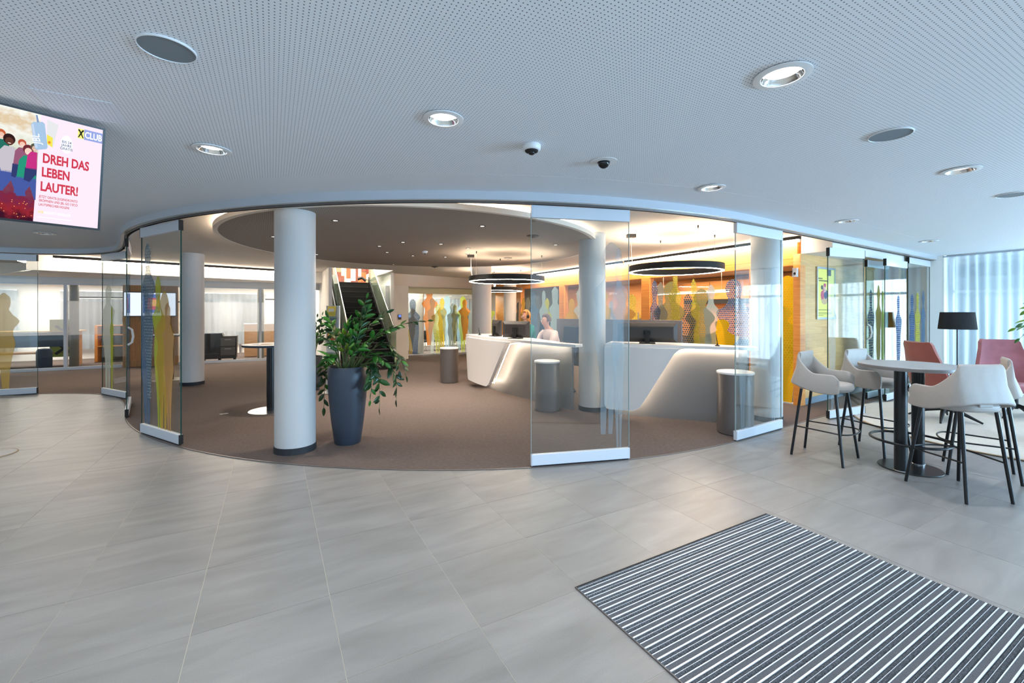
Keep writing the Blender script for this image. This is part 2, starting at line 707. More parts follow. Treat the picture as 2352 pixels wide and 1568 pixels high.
# ------------------------------------------------------------------ plan geometry
ZC = 2.88          # outer ceiling
ZI = 2.93         # inner ceiling
ZD = 2.82          # suspended disc underside
TH = R(28.85)      # tile grid direction
UB = (math.cos(TH), math.sin(TH))
UA = (-UB[1], UB[0])
CX, CYY, CR = -0.81, 11.62, 7.11
left_pts = [(-16.5, 4.4), (-14.0, 5.7), (-12.0, 7.0), (-10.7, 8.0), (-9.85, 8.5), (-9.1, 8.69), (-8.4, 8.67), (-7.75, 8.44), (-7.15, 7.98), (-6.5, 7.32)]
arc = []
for k in range(49):
    a = R(lerp(-135.2, -57.1, k / 48))
    arc.append((CX + CR * math.cos(a), CYY + CR * math.sin(a)))
A1 = arc[-1]
END = (9.5, A1[1] + (9.5 - A1[0]) * math.tan(R(32.9)))
straight = [(lerp(A1[0], END[0], k / 6), lerp(A1[1], END[1], k / 6)) for k in range(1, 7)]
CURVE = catmull(left_pts + [arc[0]], 6)[:-1] + arc + straight
CURT = [(9.62, 9.72), (12.6, 3.0)]

# floor: grout bed with one object per stone tile
floor = MB().box(-18, -6, -0.12, 15, 26, -0.0016).build('floor', M['grout'])
struct(floor, 'pale grout bed under the large grey stone floor tiles')
TS = 0.6585


def inside_carpet(x, y):
    # behind the curved edge
    if y < 4.4:
        return False
    best = None
    for i in range(len(CURVE) - 1):
        (ax, ay), (bx, by) = CURVE[i], CURVE[i + 1]
        if min(ax, bx) <= x <= max(ax, bx) and ax != bx:
            yy = ay + (by - ay) * (x - ax) / (bx - ax)
            best = yy if best is None else min(best, yy)
    return best is not None and y > best


tile_me = None
a0, b0 = 0.293, 2.068
ntile = 0
for i in range(-22, 16):
    for j in range(-8, 16):
        ca = a0 + (i + 0.5) * TS
        cb = b0 + (j + 0.5) * TS
        x = ca * UB[0] + cb * UA[0]
        y = ca * UB[1] + cb * UA[1]
        if y < 1.0 or abs(x) > 1.25 * y + 1.35 or y > 9.6 or x > 10.2:
            continue
        cs = [(x + s * UB[0] * TS / 2 + q * UA[0] * TS / 2, y + s * UB[1] * TS / 2 + q * UA[1] * TS / 2) for s in (-1, 1) for q in (-1, 1)]
        if all(inside_carpet(px, py) for px, py in cs):
            continue
        h = TS / 2 - 0.0014
        if tile_me is None:
            o = MB().box(-h, -h, -0.01, h, h, 0).build('tile', M['tile'], floor)
            tile_me = o.data
        else:
            o = bpy.data.objects.new('tile', tile_me)
            COL.objects.link(o)
            o.parent = floor
        o.location = (x, y, random.uniform(-0.0006, 0))
        o.rotation_euler = (0, 0, TH)
        ntile += 1
print('tiles', ntile)

# carpet lies behind the curved line
cp = [p for p in CURVE] + [(13, 12), (13, 25), (-17.8, 25), (-17.8, 4.4)]
carpet = MB().prism(cp, 0.0005, 0.006).build('floor', M['carpet'])
struct(carpet, 'taupe carpet floor behind the curved glass front')
edge = sweep(CURVE, [(0.012, 0.0005), (0.012, 0.0075), (-0.004, 0.0075), (-0.004, 0.0005)]).build('edge_strip', M['grey_metal'], carpet)

# outer ceiling
oc = [(-16.5, -3.5)] + [(14.5, -3.5), (14.5, 3.0)] + [CURT[1], CURT[0], END] + CURVE[::-1]
ceiling = MB().prism(oc, ZC, ZC + 0.05).build('ceiling', M['ceil'])
struct(ceiling, 'white perforated acoustic ceiling of the entrance hall')
CC = [p for p in CURVE if p[0] > -13]
band = sweep(CC, [(0.07, ZC - 0.0006), (0.62, ZC - 0.0006), (0.62, ZC + 0.01), (0.07, ZC + 0.01)]).build('trim_1', M['ceil_plain'])
struct(band, 'plain unperforated ceiling border along the curved edge')
# lintel with track
lin = sweep(CC, [(0.07, ZC + 0.02), (0.07, 2.794), (0.025, 2.794), (0.025, 2.822), (-0.025, 2.822), (-0.025, 2.794), (-0.06, 2.794), (-0.06, ZI + 0.02)]).build('trim_3', M['fascia'])
struct(lin, 'white curved fascia above the glass doors')
sweep(CC, [(0.022, 2.82), (0.022, 2.772), (0.012, 2.772), (0.012, 2.82)]).build('door_track', M['grey_metal'], lin)
sweep(CC, [(-0.012, 2.82), (-0.012, 2.772), (-0.022, 2.772), (-0.022, 2.82)]).build('door_track', M['blackmatt'], lin)
sweep(CC, [(0.062, 2.7945), (0.062, 2.785), (0.026, 2.785), (0.026, 2.7945)]).build('seal_strip', M['steel'], lin)

# stairwell frame: s along the flight (UA), w across (UB)
ST0 = Vector((-4.40, 11.82))


def stair(w, s):
    return (ST0.x + w * UB[0] + s * UA[0], ST0.y + w * UB[1] + s * UA[1])


# inner ceiling with the stair opening
outer = [(p[0], p[1]) for p in offset(CURVE, -0.05)] + [(12.5, 11.5), (12.5, 25), (-17.5, 25), (-17.5, 4.5)]
hole = [stair(-0.32, 1.35), stair(1.5, 1.35), stair(1.5, 6.2), stair(-0.32, 6.2)]
vs = [Vector((x, y, 0)) for x, y in outer]
vh = [Vector((x, y, 0)) for x, y in hole]
tri = geometry.tessellate_polygon([vs, vh])
allp = outer + hole
mb = MB()
n = len(allp)
mb.add([(x, y, ZI) for x, y in allp] + [(x, y, ZI + 0.2) for x, y in allp],
       [list(a) for a in tri] + [[i + n for i in a][::-1] for a in tri] +
       [[len(outer) + i, len(outer) + (i + 1) % 4, n + len(outer) + (i + 1) % 4, n + len(outer) + i] for i in range(4)])
inner_ceiling = mb.build('ceiling', M['ceil_in'])
struct(inner_ceiling, 'smooth white ceiling of the banking hall around the dark disc')

# suspended elliptical disc with cove light
DC = (-1.67, 8.19)
DAX, DAY = 3.19, 3.39
disc = MB().lathe([(1.0, 0), (1.0, 0.055)], 96, (DC[0], DC[1], ZD), ax=DAX, ay=DAY).build('ceiling', M['disc'], smooth=30)
struct(disc, 'large taupe perforated ceiling disc hung below the white ceiling')
rings = []
for (k, z) in ((1.004, -0.004), (1.004, 0.06), (0.985, 0.06), (0.985, -0.004)):
    rings.append((k, z))
E_ = []
for q in range(96):
    a = 2 * PI * q / 96
    E_.append([(DC[0] + DAX * k * math.cos(a), DC[1] + DAY * k * math.sin(a), ZD + z) for k, z in rings])
MB().loft(E_, closed_path=True).build('rim', M['disc_rim'], disc, smooth=30)
E_ = []
for q in range(96):
    a = 2 * PI * q / 96
    E_.append([(DC[0] + DAX * k * math.cos(a), DC[1] + DAY * k * math.sin(a), ZD + z) for k, z in ((0.972, 0.06), (0.972, 0.085), (0.962, 0.085), (0.962, 0.06))])
MB().loft(E_, closed_path=True).build('cove_light', M['led_cove'], disc, smooth=30)
# hangers that carry the disc
for q in range(8):
    a = 2 * PI * q / 8 + 0.2
    x, y = DC[0] + DAX * 0.7 * math.cos(a), DC[1] + DAY * 0.7 * math.sin(a)
    MB().tube([(x, y, ZD + 0.05), (x, y, ZI + 0.01)], 0.006, 6).build('hanger', M['steel'], disc)


# columns
def column(x, y, r, label, z1=ZI):
    t = thing('column', label, None, (x, y, 0), kind='structure')
    MB().lathe([(r, 0.075), (r, z1)], 48).build('shaft', M['column'], t, smooth=40)
    MB().lathe([(r + 0.008, 0.006), (r + 0.008, 0.08), (r, 0.08)], 48).build('plinth', M['skirt'], t, smooth=40)
    return t


column(-2.573, 5.17, 0.222, 'white round column beside the navy planter')
column(-7.17, 9.76, 0.225, 'white round column behind the left open glass door')
column(1.34, 7.28, 0.22, 'white round column between the two reception desks')
column(3.87, 6.62, 0.213, 'white round column at the right end of the reception')
column(-0.845, 12.15, 0.27, 'white round column behind the left reception desk')
column(-0.07, 15.3, 0.22, 'slim white round column far behind the ring lamps')

# ------------------------------------------------------------------ left offices
OO = Vector((-12.47, 12.13))


def off(u, v=0.0):
    return (OO.x + u * UB[0] + v * UA[0], OO.y + u * UB[1] + v * UA[1])


OFF_RZ = TH
HEAD = 2.41


def oframe(name, label, u, v, z=0.0, cat=None, kind=None, group=None, rz=0.0):
    p = off(u, v)
    return thing(name, label, cat, (p[0], p[1], z), OFF_RZ + rz, group, kind)


# bulkhead over the office glazing
wb1 = oframe('wall_left', 'white bulkhead above the left office glazing', 0, 0, kind='structure')
MB().box(-4.5, -0.06, HEAD, 6.95, 0.08, ZI).build('bulkhead', M['white'], wb1)
# outer walls
w = MB().box(-17.6, 3.5, 0, -17.4, 26, 3.2).build('wall_west', M['white'])
struct(w, 'white end wall far left')
ow = oframe('wall_back_left', 'white back wall of the left offices with curtained windows', 0, 3.6, kind='structure')
mbk = MB()
wins = [(-0.9, 0.9), (2.6, 4.6), (-4.2, -2.4)]
us = [-5.2] + sorted([x for a in wins for x in a]) + [8.6]
for k in range(0, len(us), 2):
    mbk.box(us[k], 0, 0, us[k + 1], 0.15, ZI)
for a, b in wins:
    mbk.box(a, 0, 0, b, 0.15, 0.85)
    mbk.box(a, 0, 2.2, b, 0.15, ZI)
mbk.build('wall', M['white'], ow)
for k, (a, b) in enumerate(wins):
    wt = oframe('window_%d' % (k + 1), 'white framed office window behind grey curtains', a, 3.62, kind='structure')
    wd = b - a
    fr = MB()
    fr.box(0, 0, 0.85, 0.05, 0.06, 2.2).box(wd - 0.05, 0, 0.85, wd, 0.06, 2.2).box(0.05, 0, 0.85, wd - 0.05, 0.06, 0.9).box(0.05, 0, 2.15, wd - 0.05, 0.06, 2.2)
    fr.box(wd / 2 - 0.03, 0, 0.9, wd / 2 + 0.03, 0.06, 2.15)
    fr.build('window_frame', M['plastic_white'], wt)
    MB().box(0.05, 0.02, 0.9, wd / 2 - 0.03, 0.03, 2.15).build('pane', M['glass_office'], wt)
    MB().box(wd / 2 + 0.03, 0.02, 0.9, wd - 0.05, 0.03, 2.15).build('pane', M['glass_office'], wt)


def curtain(name, label, group, p0, p1, z0, z1, m, folds, amp=0.05, rodm=None, parent_m=None):
    L = math.hypot(p1[0] - p0[0], p1[1] - p0[1])
    t = thing(name, label, 'curtain', (p0[0], p0[1], z0), math.atan2(p1[1] - p0[1], p1[0] - p0[0]), group)
    rnd = random.Random(int(L * 100) + folds)
    nx = folds * 8
    ph = [rnd.uniform(-0.6, 0.6) for _ in range(folds + 2)]
    am = [amp * rnd.uniform(0.5, 1.25) for _ in range(folds + 2)]
    grid = []
    for i in range(nx + 1):
        f = i / nx * folds
        k = int(f)
        u = f - k
        p = lerp(ph[k], ph[k + 1], u)
        aa = lerp(am[k], am[k + 1], u)
        row = []
        for j in range(7):
            zz = j / 6
            g = 0.55 + 0.45 * (1 - zz)
            row.append(Vector((i / nx * L + 0.012 * math.sin(f * 2.1 + zz * 3), aa * g * math.sin(2 * PI * f + p * (1 - zz)), zz * (z1 - z0 - 0.02))))
        grid.append(row)
    MB().sheet(grid, 0.0015).build('cloth', m, t, smooth=80)
    MB().box(0, -0.02, z1 - z0 - 0.025, L, 0.02, z1 - z0).build('curtain_rail', rodm or M['alu'], t)
    return t


for k, (a, b) in enumerate(wins):
    curtain('curtain', ['grey sheer curtain in the left office behind the sideboard', 'grey sheer curtain in the office with the dark rolling cabinet',
                        'grey sheer curtain at the far left office window'][k], 'office curtains', off(a - 0.25, 3.42), off(b + 0.25, 3.42), 0.35, 2.34, M['sheer_grey'], 12, 0.045)
# partition between the offices and side walls
pw = oframe('wall_partition', 'white cross wall between the two left offices', 2.42, 0.1, kind='structure')
MB().box(-0.06, 0, 0, 0.06, 3.5, ZI).build('wall', M['white'], pw)
pw = oframe('wall_partition_stair', 'white wall between the left offices and the staircase', 6.9, 0.1, kind='structure')
MB().box(0, -0.1, 0, 0.1, 3.5, ZI).build('wall', M['white'], pw)


# glazed office front: aluminium base, posts, panes with a striped privacy film
def office_front(idx, u0, u1, label, z_film=(0.98, 1.93), posts=()):
    t = oframe('window_%d' % idx, label, u0, 0, kind='structure')
    Wd = u1 - u0
    MB().box(0, -0.03, 0.006, Wd, 0.03, 0.085).build('bottom_rail', M['rail'], t)
    MB().box(0, -0.03, HEAD - 0.03, Wd, 0.03, HEAD).build('top_rail', M['rail'], t)
    xs = [0.0] + list(posts) + [Wd]
    for i in range(len(xs) - 1):
        MB().box(xs[i] + 0.02, -0.005, 0.085, xs[i + 1] - 0.02, 0.005, HEAD - 0.03).build('pane', M['glass_office'], t)
        MB().box(xs[i] + 0.03, -0.0075, z_film[0], xs[i + 1] - 0.03, -0.0056, z_film[1]).build('privacy_film', M['film_frost'], t)
    for x in posts:
        MB().box(x - 0.035, -0.05, 0.006, x + 0.035, 0.05, HEAD).build('post', M['rail'], t)
    return t


M['film_frost'] = film('frosted_stripe', C(232, 236, 240), 0.26)
office_front(4, -4.4, 1.22, 'glazed office front with striped film at far left', posts=(2.2, 4.43))
office_front(5, 2.55, 6.9, 'glazed office front between the round column and the stairs', posts=(2.18,))

# oak slat wall with two screens
sw = oframe('wall_slatted', 'oak slatted wall with a screen behind the left doors', 1.25, -0.06, kind='structure')
MB().box(0, 0.02, 0.006, 1.3, 0.16, HEAD).build('backing', M['slat'], sw)
slat_me = None
for k in range(43):
    if slat_me is None:
        o = MB().box(0, 0, 0.01, 0.019, 0.02, HEAD - 0.01).build('slat', M['slat'], sw)
        slat_me = o.data
    else:
        o = bpy.data.objects.new('slat', slat_me)
        COL.objects.link(o)
        o.parent = sw
    o.location = (0.005 + k * 0.03, 0, 0)

# staircase -------------------------------------------------------------------------------------
t = thing('staircase', 'dark carpeted staircase with glass balustrades rising behind the planter', 'staircase', (ST0.x, ST0.y, 0), TH)
NS = 15
RISE, RUN, SW = 2.66 / 15, 3.87 / 15, 1.2
M['step'] = mat('dark_stair_carpet', C(26, 24, 23), 0.9, noise=0.1, nscale=40)
M['nosing'] = mat('stair_nosing', C(66, 58, 52), 0.6)
for k in range(NS):
    o = MB().box(0.02, k * RUN, max(0.007, (k - 1) * RISE), SW - 0.02, (k + 1) * RUN + 0.02, (k + 1) * RISE - 0.0).build('step', M['step'], t)
    MB().box(0.02, k * RUN - 0.012, (k + 1) * RISE - 0.012, SW - 0.02, k * RUN, (k + 1) * RISE).build('nosing', M['nosing'], o)
for x0, nm in ((-0.05, 'stringer'), (SW + 0.0, 'stringer')):
    prof = [(0.0, 0.007), (0.0, 0.25), (3.87, 2.66 + 0.22), (3.87, 2.35), (0.35, 0.007)]
    mb = MB()
    b = MB().slab_xz(prof, 0, 0.05)
    mb.add([(x0 + p[1], p[0], p[2]) for p in b.v], [q[::-1] for q in b.f])
    mb.build(nm, M['blackmatt'], t)
M['bal'] = glass('balustrade_glass', (0.80, 0.88, 0.80, 1), 1.2, 0.30, C(168, 176, 158))
for x0 in (-0.03, SW + 0.015):
    prof = [(-0.1, 0.12), (-0.1, 1.02), (3.87, 2.66 + 0.98), (3.87, 2.66)]
    b = MB().slab_xz(prof, 0, 0.014)
    MB().add([(x0 + p[1], p[0], p[2]) for p in b.v], [q[::-1] for q in b.f]).build('balustrade_pane', M['bal'], t)
    MB().tube([(x0 + 0.007, -0.1, 1.03), (x0 + 0.007, 3.87, 2.66 + 0.99)], 0.018, 8).build('handrail', M['steel'], t, smooth=50)
MB().cbox((-0.18, 2.0, 2.0), (0.03, 3.2, 0.09), rx=math.atan2(2.66, 3.87)).build('wall_handrail', M['charcoal'], t)
MB().box(0.0, 3.87, 2.44, SW, 5.9, 2.64).build('landing', M['step'], t)
# curved black rail at the head of the flight
MB().tube([(1.12, 3.9, 2.75), (1.0, 3.95, 2.85), (0.85, 3.98, 2.80)], 0.05, 8).build('upper_rail', M['blackmatt'], t, smooth=50)


def stair_wall(name, label, w0, s0, w1, s1, z0, z1, m, th=0.1):
    p0, p1 = stair(w0, s0), stair(w1, s1)
    L = math.hypot(p1[0] - p0[0], p1[1] - p0[1])
    o = MB().box(0, 0, z0, L, th, z1).build(name, m)
    o.location = (p0[0], p0[1], 0)
    o.rotation_euler = (0, 0, math.atan2(p1[1] - p0[1], p1[0] - p0[0]))
    return struct(o, label)


stair_wall('wall_stair_left', 'pale wall on the left of the staircase', -0.30, 1.3, -0.30, 6.0, 0.006, 5.4, M['white'])
stair_wall('wall_stair_right', 'pale wall on the right of the staircase', 1.62, 6.0, 1.62, 2.2, 0.006, 5.4, M['white'])
stair_wall('wall_stairwell_near', 'pale upstand of the stair opening', -0.35, 1.24, 1.6, 1.24, ZI + 0.2, 5.4, M['white'])
sb = stair_wall('wall_stair_top', 'rust and white stone wall at the head of the staircase', -0.35, 5.95, 1.65, 5.95, 2.2, 5.4, M['white'])
rnd = random.Random(5)
pcols = [C(150, 78, 44), C(118, 62, 44), C(196, 186, 150), C(210, 220, 214), C(170, 96, 50), C(130, 120, 92), C(120, 52, 36)]
PM = [mat('stone_panel_%d' % i, c, 0.4, noise=0.2, nscale=6) for i, c in enumerate(pcols)]
x = 0.05
while x < 1.9:
    wd = rnd.uniform(0.07, 0.2)
    z = 2.6
    while z < 4.2:
        hh = rnd.uniform(0.25, 0.8)
        MB().box(x, -0.03, z, min(x + wd, 1.95), 0.0, z + hh - 0.01).build('stone_panel', rnd.choice(PM), sb)
        z += hh
    x += wd + 0.006
cap = stair_wall('ceiling_stairwell', 'white ceiling over the stairwell', -0.4, 3.6, 1.7, 3.6, 5.4, 5.5, M['white'], 2.5)
cap.scale = (1, 1, 1)
cap2 = stair_wall('ceiling_stairwell', 'white ceiling over the lower flight', -0.4, 1.1, 1.7, 1.1, 5.4, 5.5, M['white'], 2.5)
p = stair(0.6, 3.6)
area_light('stairwell_light', (p[0], p[1], 5.3), (0, 0, TH), 1.2, 2.5, 160, (1.0, 0.95, 0.84))


# soffit with light bars (45 degree line behind the stairs)
def bar_light(label, p0, p1, z, parent=None):
    L = math.hypot(p1[0] - p0[0], p1[1] - p0[1])
    t = thing('linear_light', label, 'light', (p0[0], p0[1], z), math.atan2(p1[1] - p0[1], p1[0] - p0[0]), 'black linear ceiling lights')
    MB().box(0, -0.035, 0.035, L, 0.035, ZI - z - 0.001).build('housing', M['blackmatt'], t)
    MB().box(0.01, -0.03, 0.0, L - 0.01, 0.045, 0.034).build('diffuser', M['led_warm'], t)
    return t


def soffit(name, label, p0, p1, z0, z1, depth):
    L = math.hypot(p1[0] - p0[0], p1[1] - p0[1])
    o = MB().box(0, 0, z0, L, depth, z1).build(name, M['white'])
    o.location = (p0[0], p0[1], 0)
    o.rotation_euler = (0, 0, math.atan2(p1[1] - p0[1], p1[0] - p0[0]))
    return struct(o, label)


soffit('wall_soffit_left', 'white soffit front lit by the long light bar at left', (-10.97, 9.83), (-6.2, 14.6), 2.585, ZI, 0.12)
bar_light('long black light bar under the ceiling before the left offices', (-10.55, 10.0), (-6.65, 13.9), 2.83)
bar_light('short black light bar at the far left edge', (-11.9, 10.65), (-11.0, 9.45), 2.83)
# flat underside between soffit and office glazing
us_ = MB().prism([(-10.93, 9.93), (-6.2, 14.66), off(6.9), off(-1.4)], 2.585, 2.6).build('ceiling', M['white'])
struct(us_, 'white flat soffit underside before the left offices')
soffit('wall_soffit_back', 'white soffit front lit by the light bar before the back glass wall', (-4.55, 16.3), (-0.4, 20.3), 2.59, ZI, 0.12)
bar_light('black light bar under the ceiling before the back glass wall', (-4.2, 16.45), (-0.5, 20.0), 2.83)

# ------------------------------------------------------------------ printed glass figures
FILM = {
    'blue': film('film_blue', C(96, 138, 176), 0.42),
    'blue_dot': film('film_blue_dots', C(130, 156, 186), 0.40, 0.62, 0.045, C(40, 84, 150), 0.85),
    'slate_dot': film('film_slate_dots', C(120, 140, 156), 0.55, 0.55, 0.045, C(180, 196, 206), 0.6),
    'faint': film('film_faint', C(176, 208, 226), 0.15),
    'ochre_faint': film('film_ochre_faint', C(214, 186, 96), 0.42),
    'navy_dot': film('film_navy_dots', C(150, 140, 128), 0.35, 0.60, 0.055, C(38, 92, 140), 0.9),
    'sky': film('film_sky', C(176, 208, 222), 0.45),
    'pale': film('film_pale', C(214, 222, 214), 0.45),
    'lime': film('film_lime', C(196, 206, 84), 0.58),
    'lime_dot': film('film_lime_dots', C(196, 198, 110), 0.42, 0.62, 0.05, C(216, 206, 84), 0.75),
    'ochre': film('film_ochre', C(214, 184, 92), 0.60),
    'yellow': film('film_yellow', C(232, 206, 76), 0.62),
    'orange': film('film_orange', C(226, 158, 84), 0.70),
    'tan': film('film_tan', C(216, 178, 122), 0.62),
    'olive_dot': film('film_olive_dots', C(176, 166, 96), 0.62, 0.58, 0.05, C(110, 146, 150), 0.85),
    'grey_dot': film('film_grey_dots', C(170, 176, 168), 0.55, 0.60, 0.05, C(120, 134, 140), 0.9),
    'yellow_dot': film('film_yellow_dots', C(238, 214, 60), 0.85, 0.5, 0.05, C(240, 190, 20), 0.95),
}
PROFILE = [(0.0, 0.13), (0.10, 0.15), (0.26, 0.21), (0.40, 0.30), (0.50, 0.35), (0.58, 0.32), (0.66, 0.34), (0.735, 0.44), (0.78, 0.43),
           (0.81, 0.30), (0.835, 0.19), (0.86, 0.155), (0.89, 0.18), (0.925, 0.215), (0.96, 0.195), (0.985, 0.12), (1.0, 0.03)]


def figure(xc, w, h, z0=0.0, lean=0.0, neck=0.0, seed=0, legs=True):
    """a stretched standing silhouette as an outline in x,z"""
    r = random.Random(seed)
    pr = []
    for f, hw in PROFILE:
        z = f
        if f > 0.8:
            z = 0.8 + (f - 0.8) * (1 + neck)
        pr.append((z / (1 + 0.2 * neck), hw * r.uniform(0.88, 1.12)))
    sm = catmull(pr, 4)
    L = [(xc - w * hw * (1 + 0.1 * math.sin(3 * f + seed)) + lean * f, z0 + f * h) for f, hw in sm]
    Rr = [(xc + w * hw * (1 + 0.1 * math.cos(4 * f + seed)) + lean * f, z0 + f * h) for f, hw in sm]
    out = L + Rr[::-1]
    if legs:
        # a slit between the legs
        out = out + [(xc + 0.035 * w, z0), (xc + lean * 0.3, z0 + 0.36 * h), (xc - 0.035 * w, z0)]
    return out


def clip_x(pts, a, b):
    for sgn, lim in ((1, a), (-1, b)):
        out = []
        for i in range(len(pts)):
            p, q = pts[i - 1], pts[i]
            pi, qi = sgn * (p[0] - lim) >= 0, sgn * (q[0] - lim) >= 0
            if pi != qi:
                t = (lim - p[0]) / (q[0] - p[0])
                out.append((lim, p[1] + t * (q[1] - p[1])))
            if qi:
                out.append(q)
        pts = out
        if len(pts) < 3:
            return []
    return pts


def add_figures(parent, figs, y, th=0.0016, spans=None):
    for i, (col, xc, w, h, z0, lean, neck, seed) in enumerate(figs):
        yy = y - i * 0.0022
        pts = figure(xc, w, h, z0, lean, neck, seed, legs=(seed % 3 != 0))
        for a, b in (spans or ()):
            if a <= xc <= b:
                pts = clip_x(pts, a + 0.005, b - 0.005)
        if len(pts) > 3:
            MB().slab_xz(pts, yy - th, yy).build('printed_figure', FILM[col], parent)


def clipfig(figs, W_):
    return figs


# ------------------------------------------------------------------ glass doors on the curved track
door_n = [0]


def door(p0, p1, label, figs=(), zt=2.772, gm='glass', end='black', handle=None):
    door_n[0] += 1
    L = math.hypot(p1[0] - p0[0], p1[1] - p0[1])
    t = thing('door_%d' % door_n[0], label, None, (p0[0], p0[1], 0), math.atan2(p1[1] - p0[1], p1[0] - p0[0]), kind='structure')
    MB().box(0.004, -0.006, 0.10, L - 0.004, 0.006, zt - 0.1).build('pane', M[gm], t)
    for x in (0.0, L - 0.004):
        MB().box(x, -0.0065, 0.13, x + 0.004, 0.0065, zt - 0.13).build('pane_edge', M['glass_edge' if end == 'black' else 'glass_edge_pale'], t)
    MB().box(0.012, -0.024, 0.02, L - 0.012, 0.024, 0.135).build('bottom_rail', M['rail'], t, bev=0.004)
    MB().box(0.012, -0.024, zt - 0.135, L - 0.012, 0.024, zt - 0.005).build('top_rail', M['rail'], t, bev=0.004)
    MB().box(0.02, -0.012, 0.0085, L - 0.02, 0.012, 0.02).build('brush_seal', M['blackmatt'], t)
    for x in (0.0, L - 0.012):
        MB().box(x, -0.023, 0.02, x + 0.012, 0.023, 0.134).build('end_cap', M['blackmatt' if end == 'black' else 'rail'], t)
        MB().box(x, -0.023, zt - 0.134, x + 0.012, 0.023, zt - 0.006).build('end_cap', M['blackmatt' if end == 'black' else 'rail'], t)
    add_figures(t, figs, -0.0065, spans=[(0.012, L - 0.012)])
    if handle is not None:
        x, s = handle
        pa = [(x, -0.01, 1.12), (x, -0.06 , 1.16), (x, -0.075, 1.25), (x, -0.06, 1.36), (x, -0.01, 1.40)]
        MB().tube(pa, 0.016, 8).build('handle', M['plastic_white'], t, smooth=60)
    return t


# (colour, centre x, width, height, z0, lean, neck, seed)
door((-10.36, 8.18), (-9.43, 8.66), 'glass door leaf with ochre figures at the far left edge',
     [('faint', 0.25, 0.5, 1.9, 0.15, 0.05, 0.2, 1), ('ochre_faint', 0.60, 0.40, 1.85, 0.15, -0.03, 0.3, 3)])
door((-8.12, 8.63), (-7.19, 8.14), 'glass door leaf with a pale and lime figure left of the edge-on leaf',
     [('pale', 0.26, 0.62, 2.0, 0.15, 0.02, 0.2, 2), ('lime', 0.44, 0.16, 1.6, 0.14, 0.0, 0.2, 6)])
door((-5.93, 6.70), (-6.78, 7.72), 'glass door leaf seen edge-on at the left bend of the track',
     [('blue', 0.5, 0.4, 2.1, 0.15, 0.0, 0.2, 4)], handle=(0.08, 1))
door((-5.01, 5.89), (-4.05, 5.33), 'glass door leaf with blue, lime and ochre figures left of the front column',
     [('blue', 0.20, 0.50, 1.85, 0.15, -0.10, 0.1, 8), ('slate_dot', 0.26, 0.40, 2.05, 0.5, -0.06, 0.2, 3), ('lime', 0.56, 0.34, 1.95, 0.15, -0.04, 0.3, 5),
      ('ochre', 0.68, 0.56, 1.75, 0.15, 0.02, 0.3, 7), ('tan', 0.84, 0.34, 1.6, 0.15, -0.05, 0.2, 10)])
door((0.20, 4.60), (1.30, 4.84), 'glass door leaf with pale blue figures before the left reception desk',
     [('faint', 0.86, 0.46, 2.1, 0.30, 0.05, 0.2, 2), ('faint', 1.0, 0.22, 2.2, 0.15, 0.0, 0.3, 7)], end='rail')
door((2.82, 5.50), (3.77, 6.10), 'glass door leaf with light blue dotted figures beside the right reception desk',
     [('faint', 0.15, 0.26, 1.9, 0.14, 0.0, 0.2, 11), ('faint', 0.90, 0.34, 2.1, 0.15, 0.0, 0.2, 4)], end='rail')
door((4.80, 6.62), (5.63, 6.97), 'glass door leaf before the framed yellow poster',
     [('faint', 0.10, 0.2, 1.9, 0.15, 0.0, 0.2, 5)], zt=2.62)
door((6.60, 8.12), (7.48, 8.66), 'parked glass door leaf with olive figures behind the bar table', [('navy_dot', 0.2, 0.3, 1.9, 0.15, 0, 0.2, 4), ('ochre', 0.55, 0.30, 2.0, 0.15, 0, 0.3, 8), ('lime', 0.75, 0.2, 1.9, 0.15, 0, 0.3, 9)],
     zt=2.61, gm='glass_dark', handle=(0.04, 1))
door((6.78, 7.92), (7.66, 8.46), 'parked glass door leaf with blue dots in front of its twin', [('blue_dot', 0.62, 0.3, 1.8, 0.15, 0, 0.2, 4)], zt=2.61, gm='glass_dark')
door((8.20, 9.02), (9.36, 9.76), 'fixed glass leaf with dotted figures at the right end of the track',
     [('blue_dot', 0.22, 0.40, 1.85, 0.15, 0, 0.2, 2), ('lime_dot', 0.55, 0.36, 1.9, 0.15, 0.02, 0.3, 5), ('blue', 0.92, 0.34, 1.95, 0.15, 0, 0.2, 7)])

# ------------------------------------------------------------------ back glass wall
BK = (-3.87, 16.1)


def backp(u, v=0.0):
    return (BK[0] + u * UB[0] + v * UA[0], BK[1] + u * UB[1] + v * UA[1])


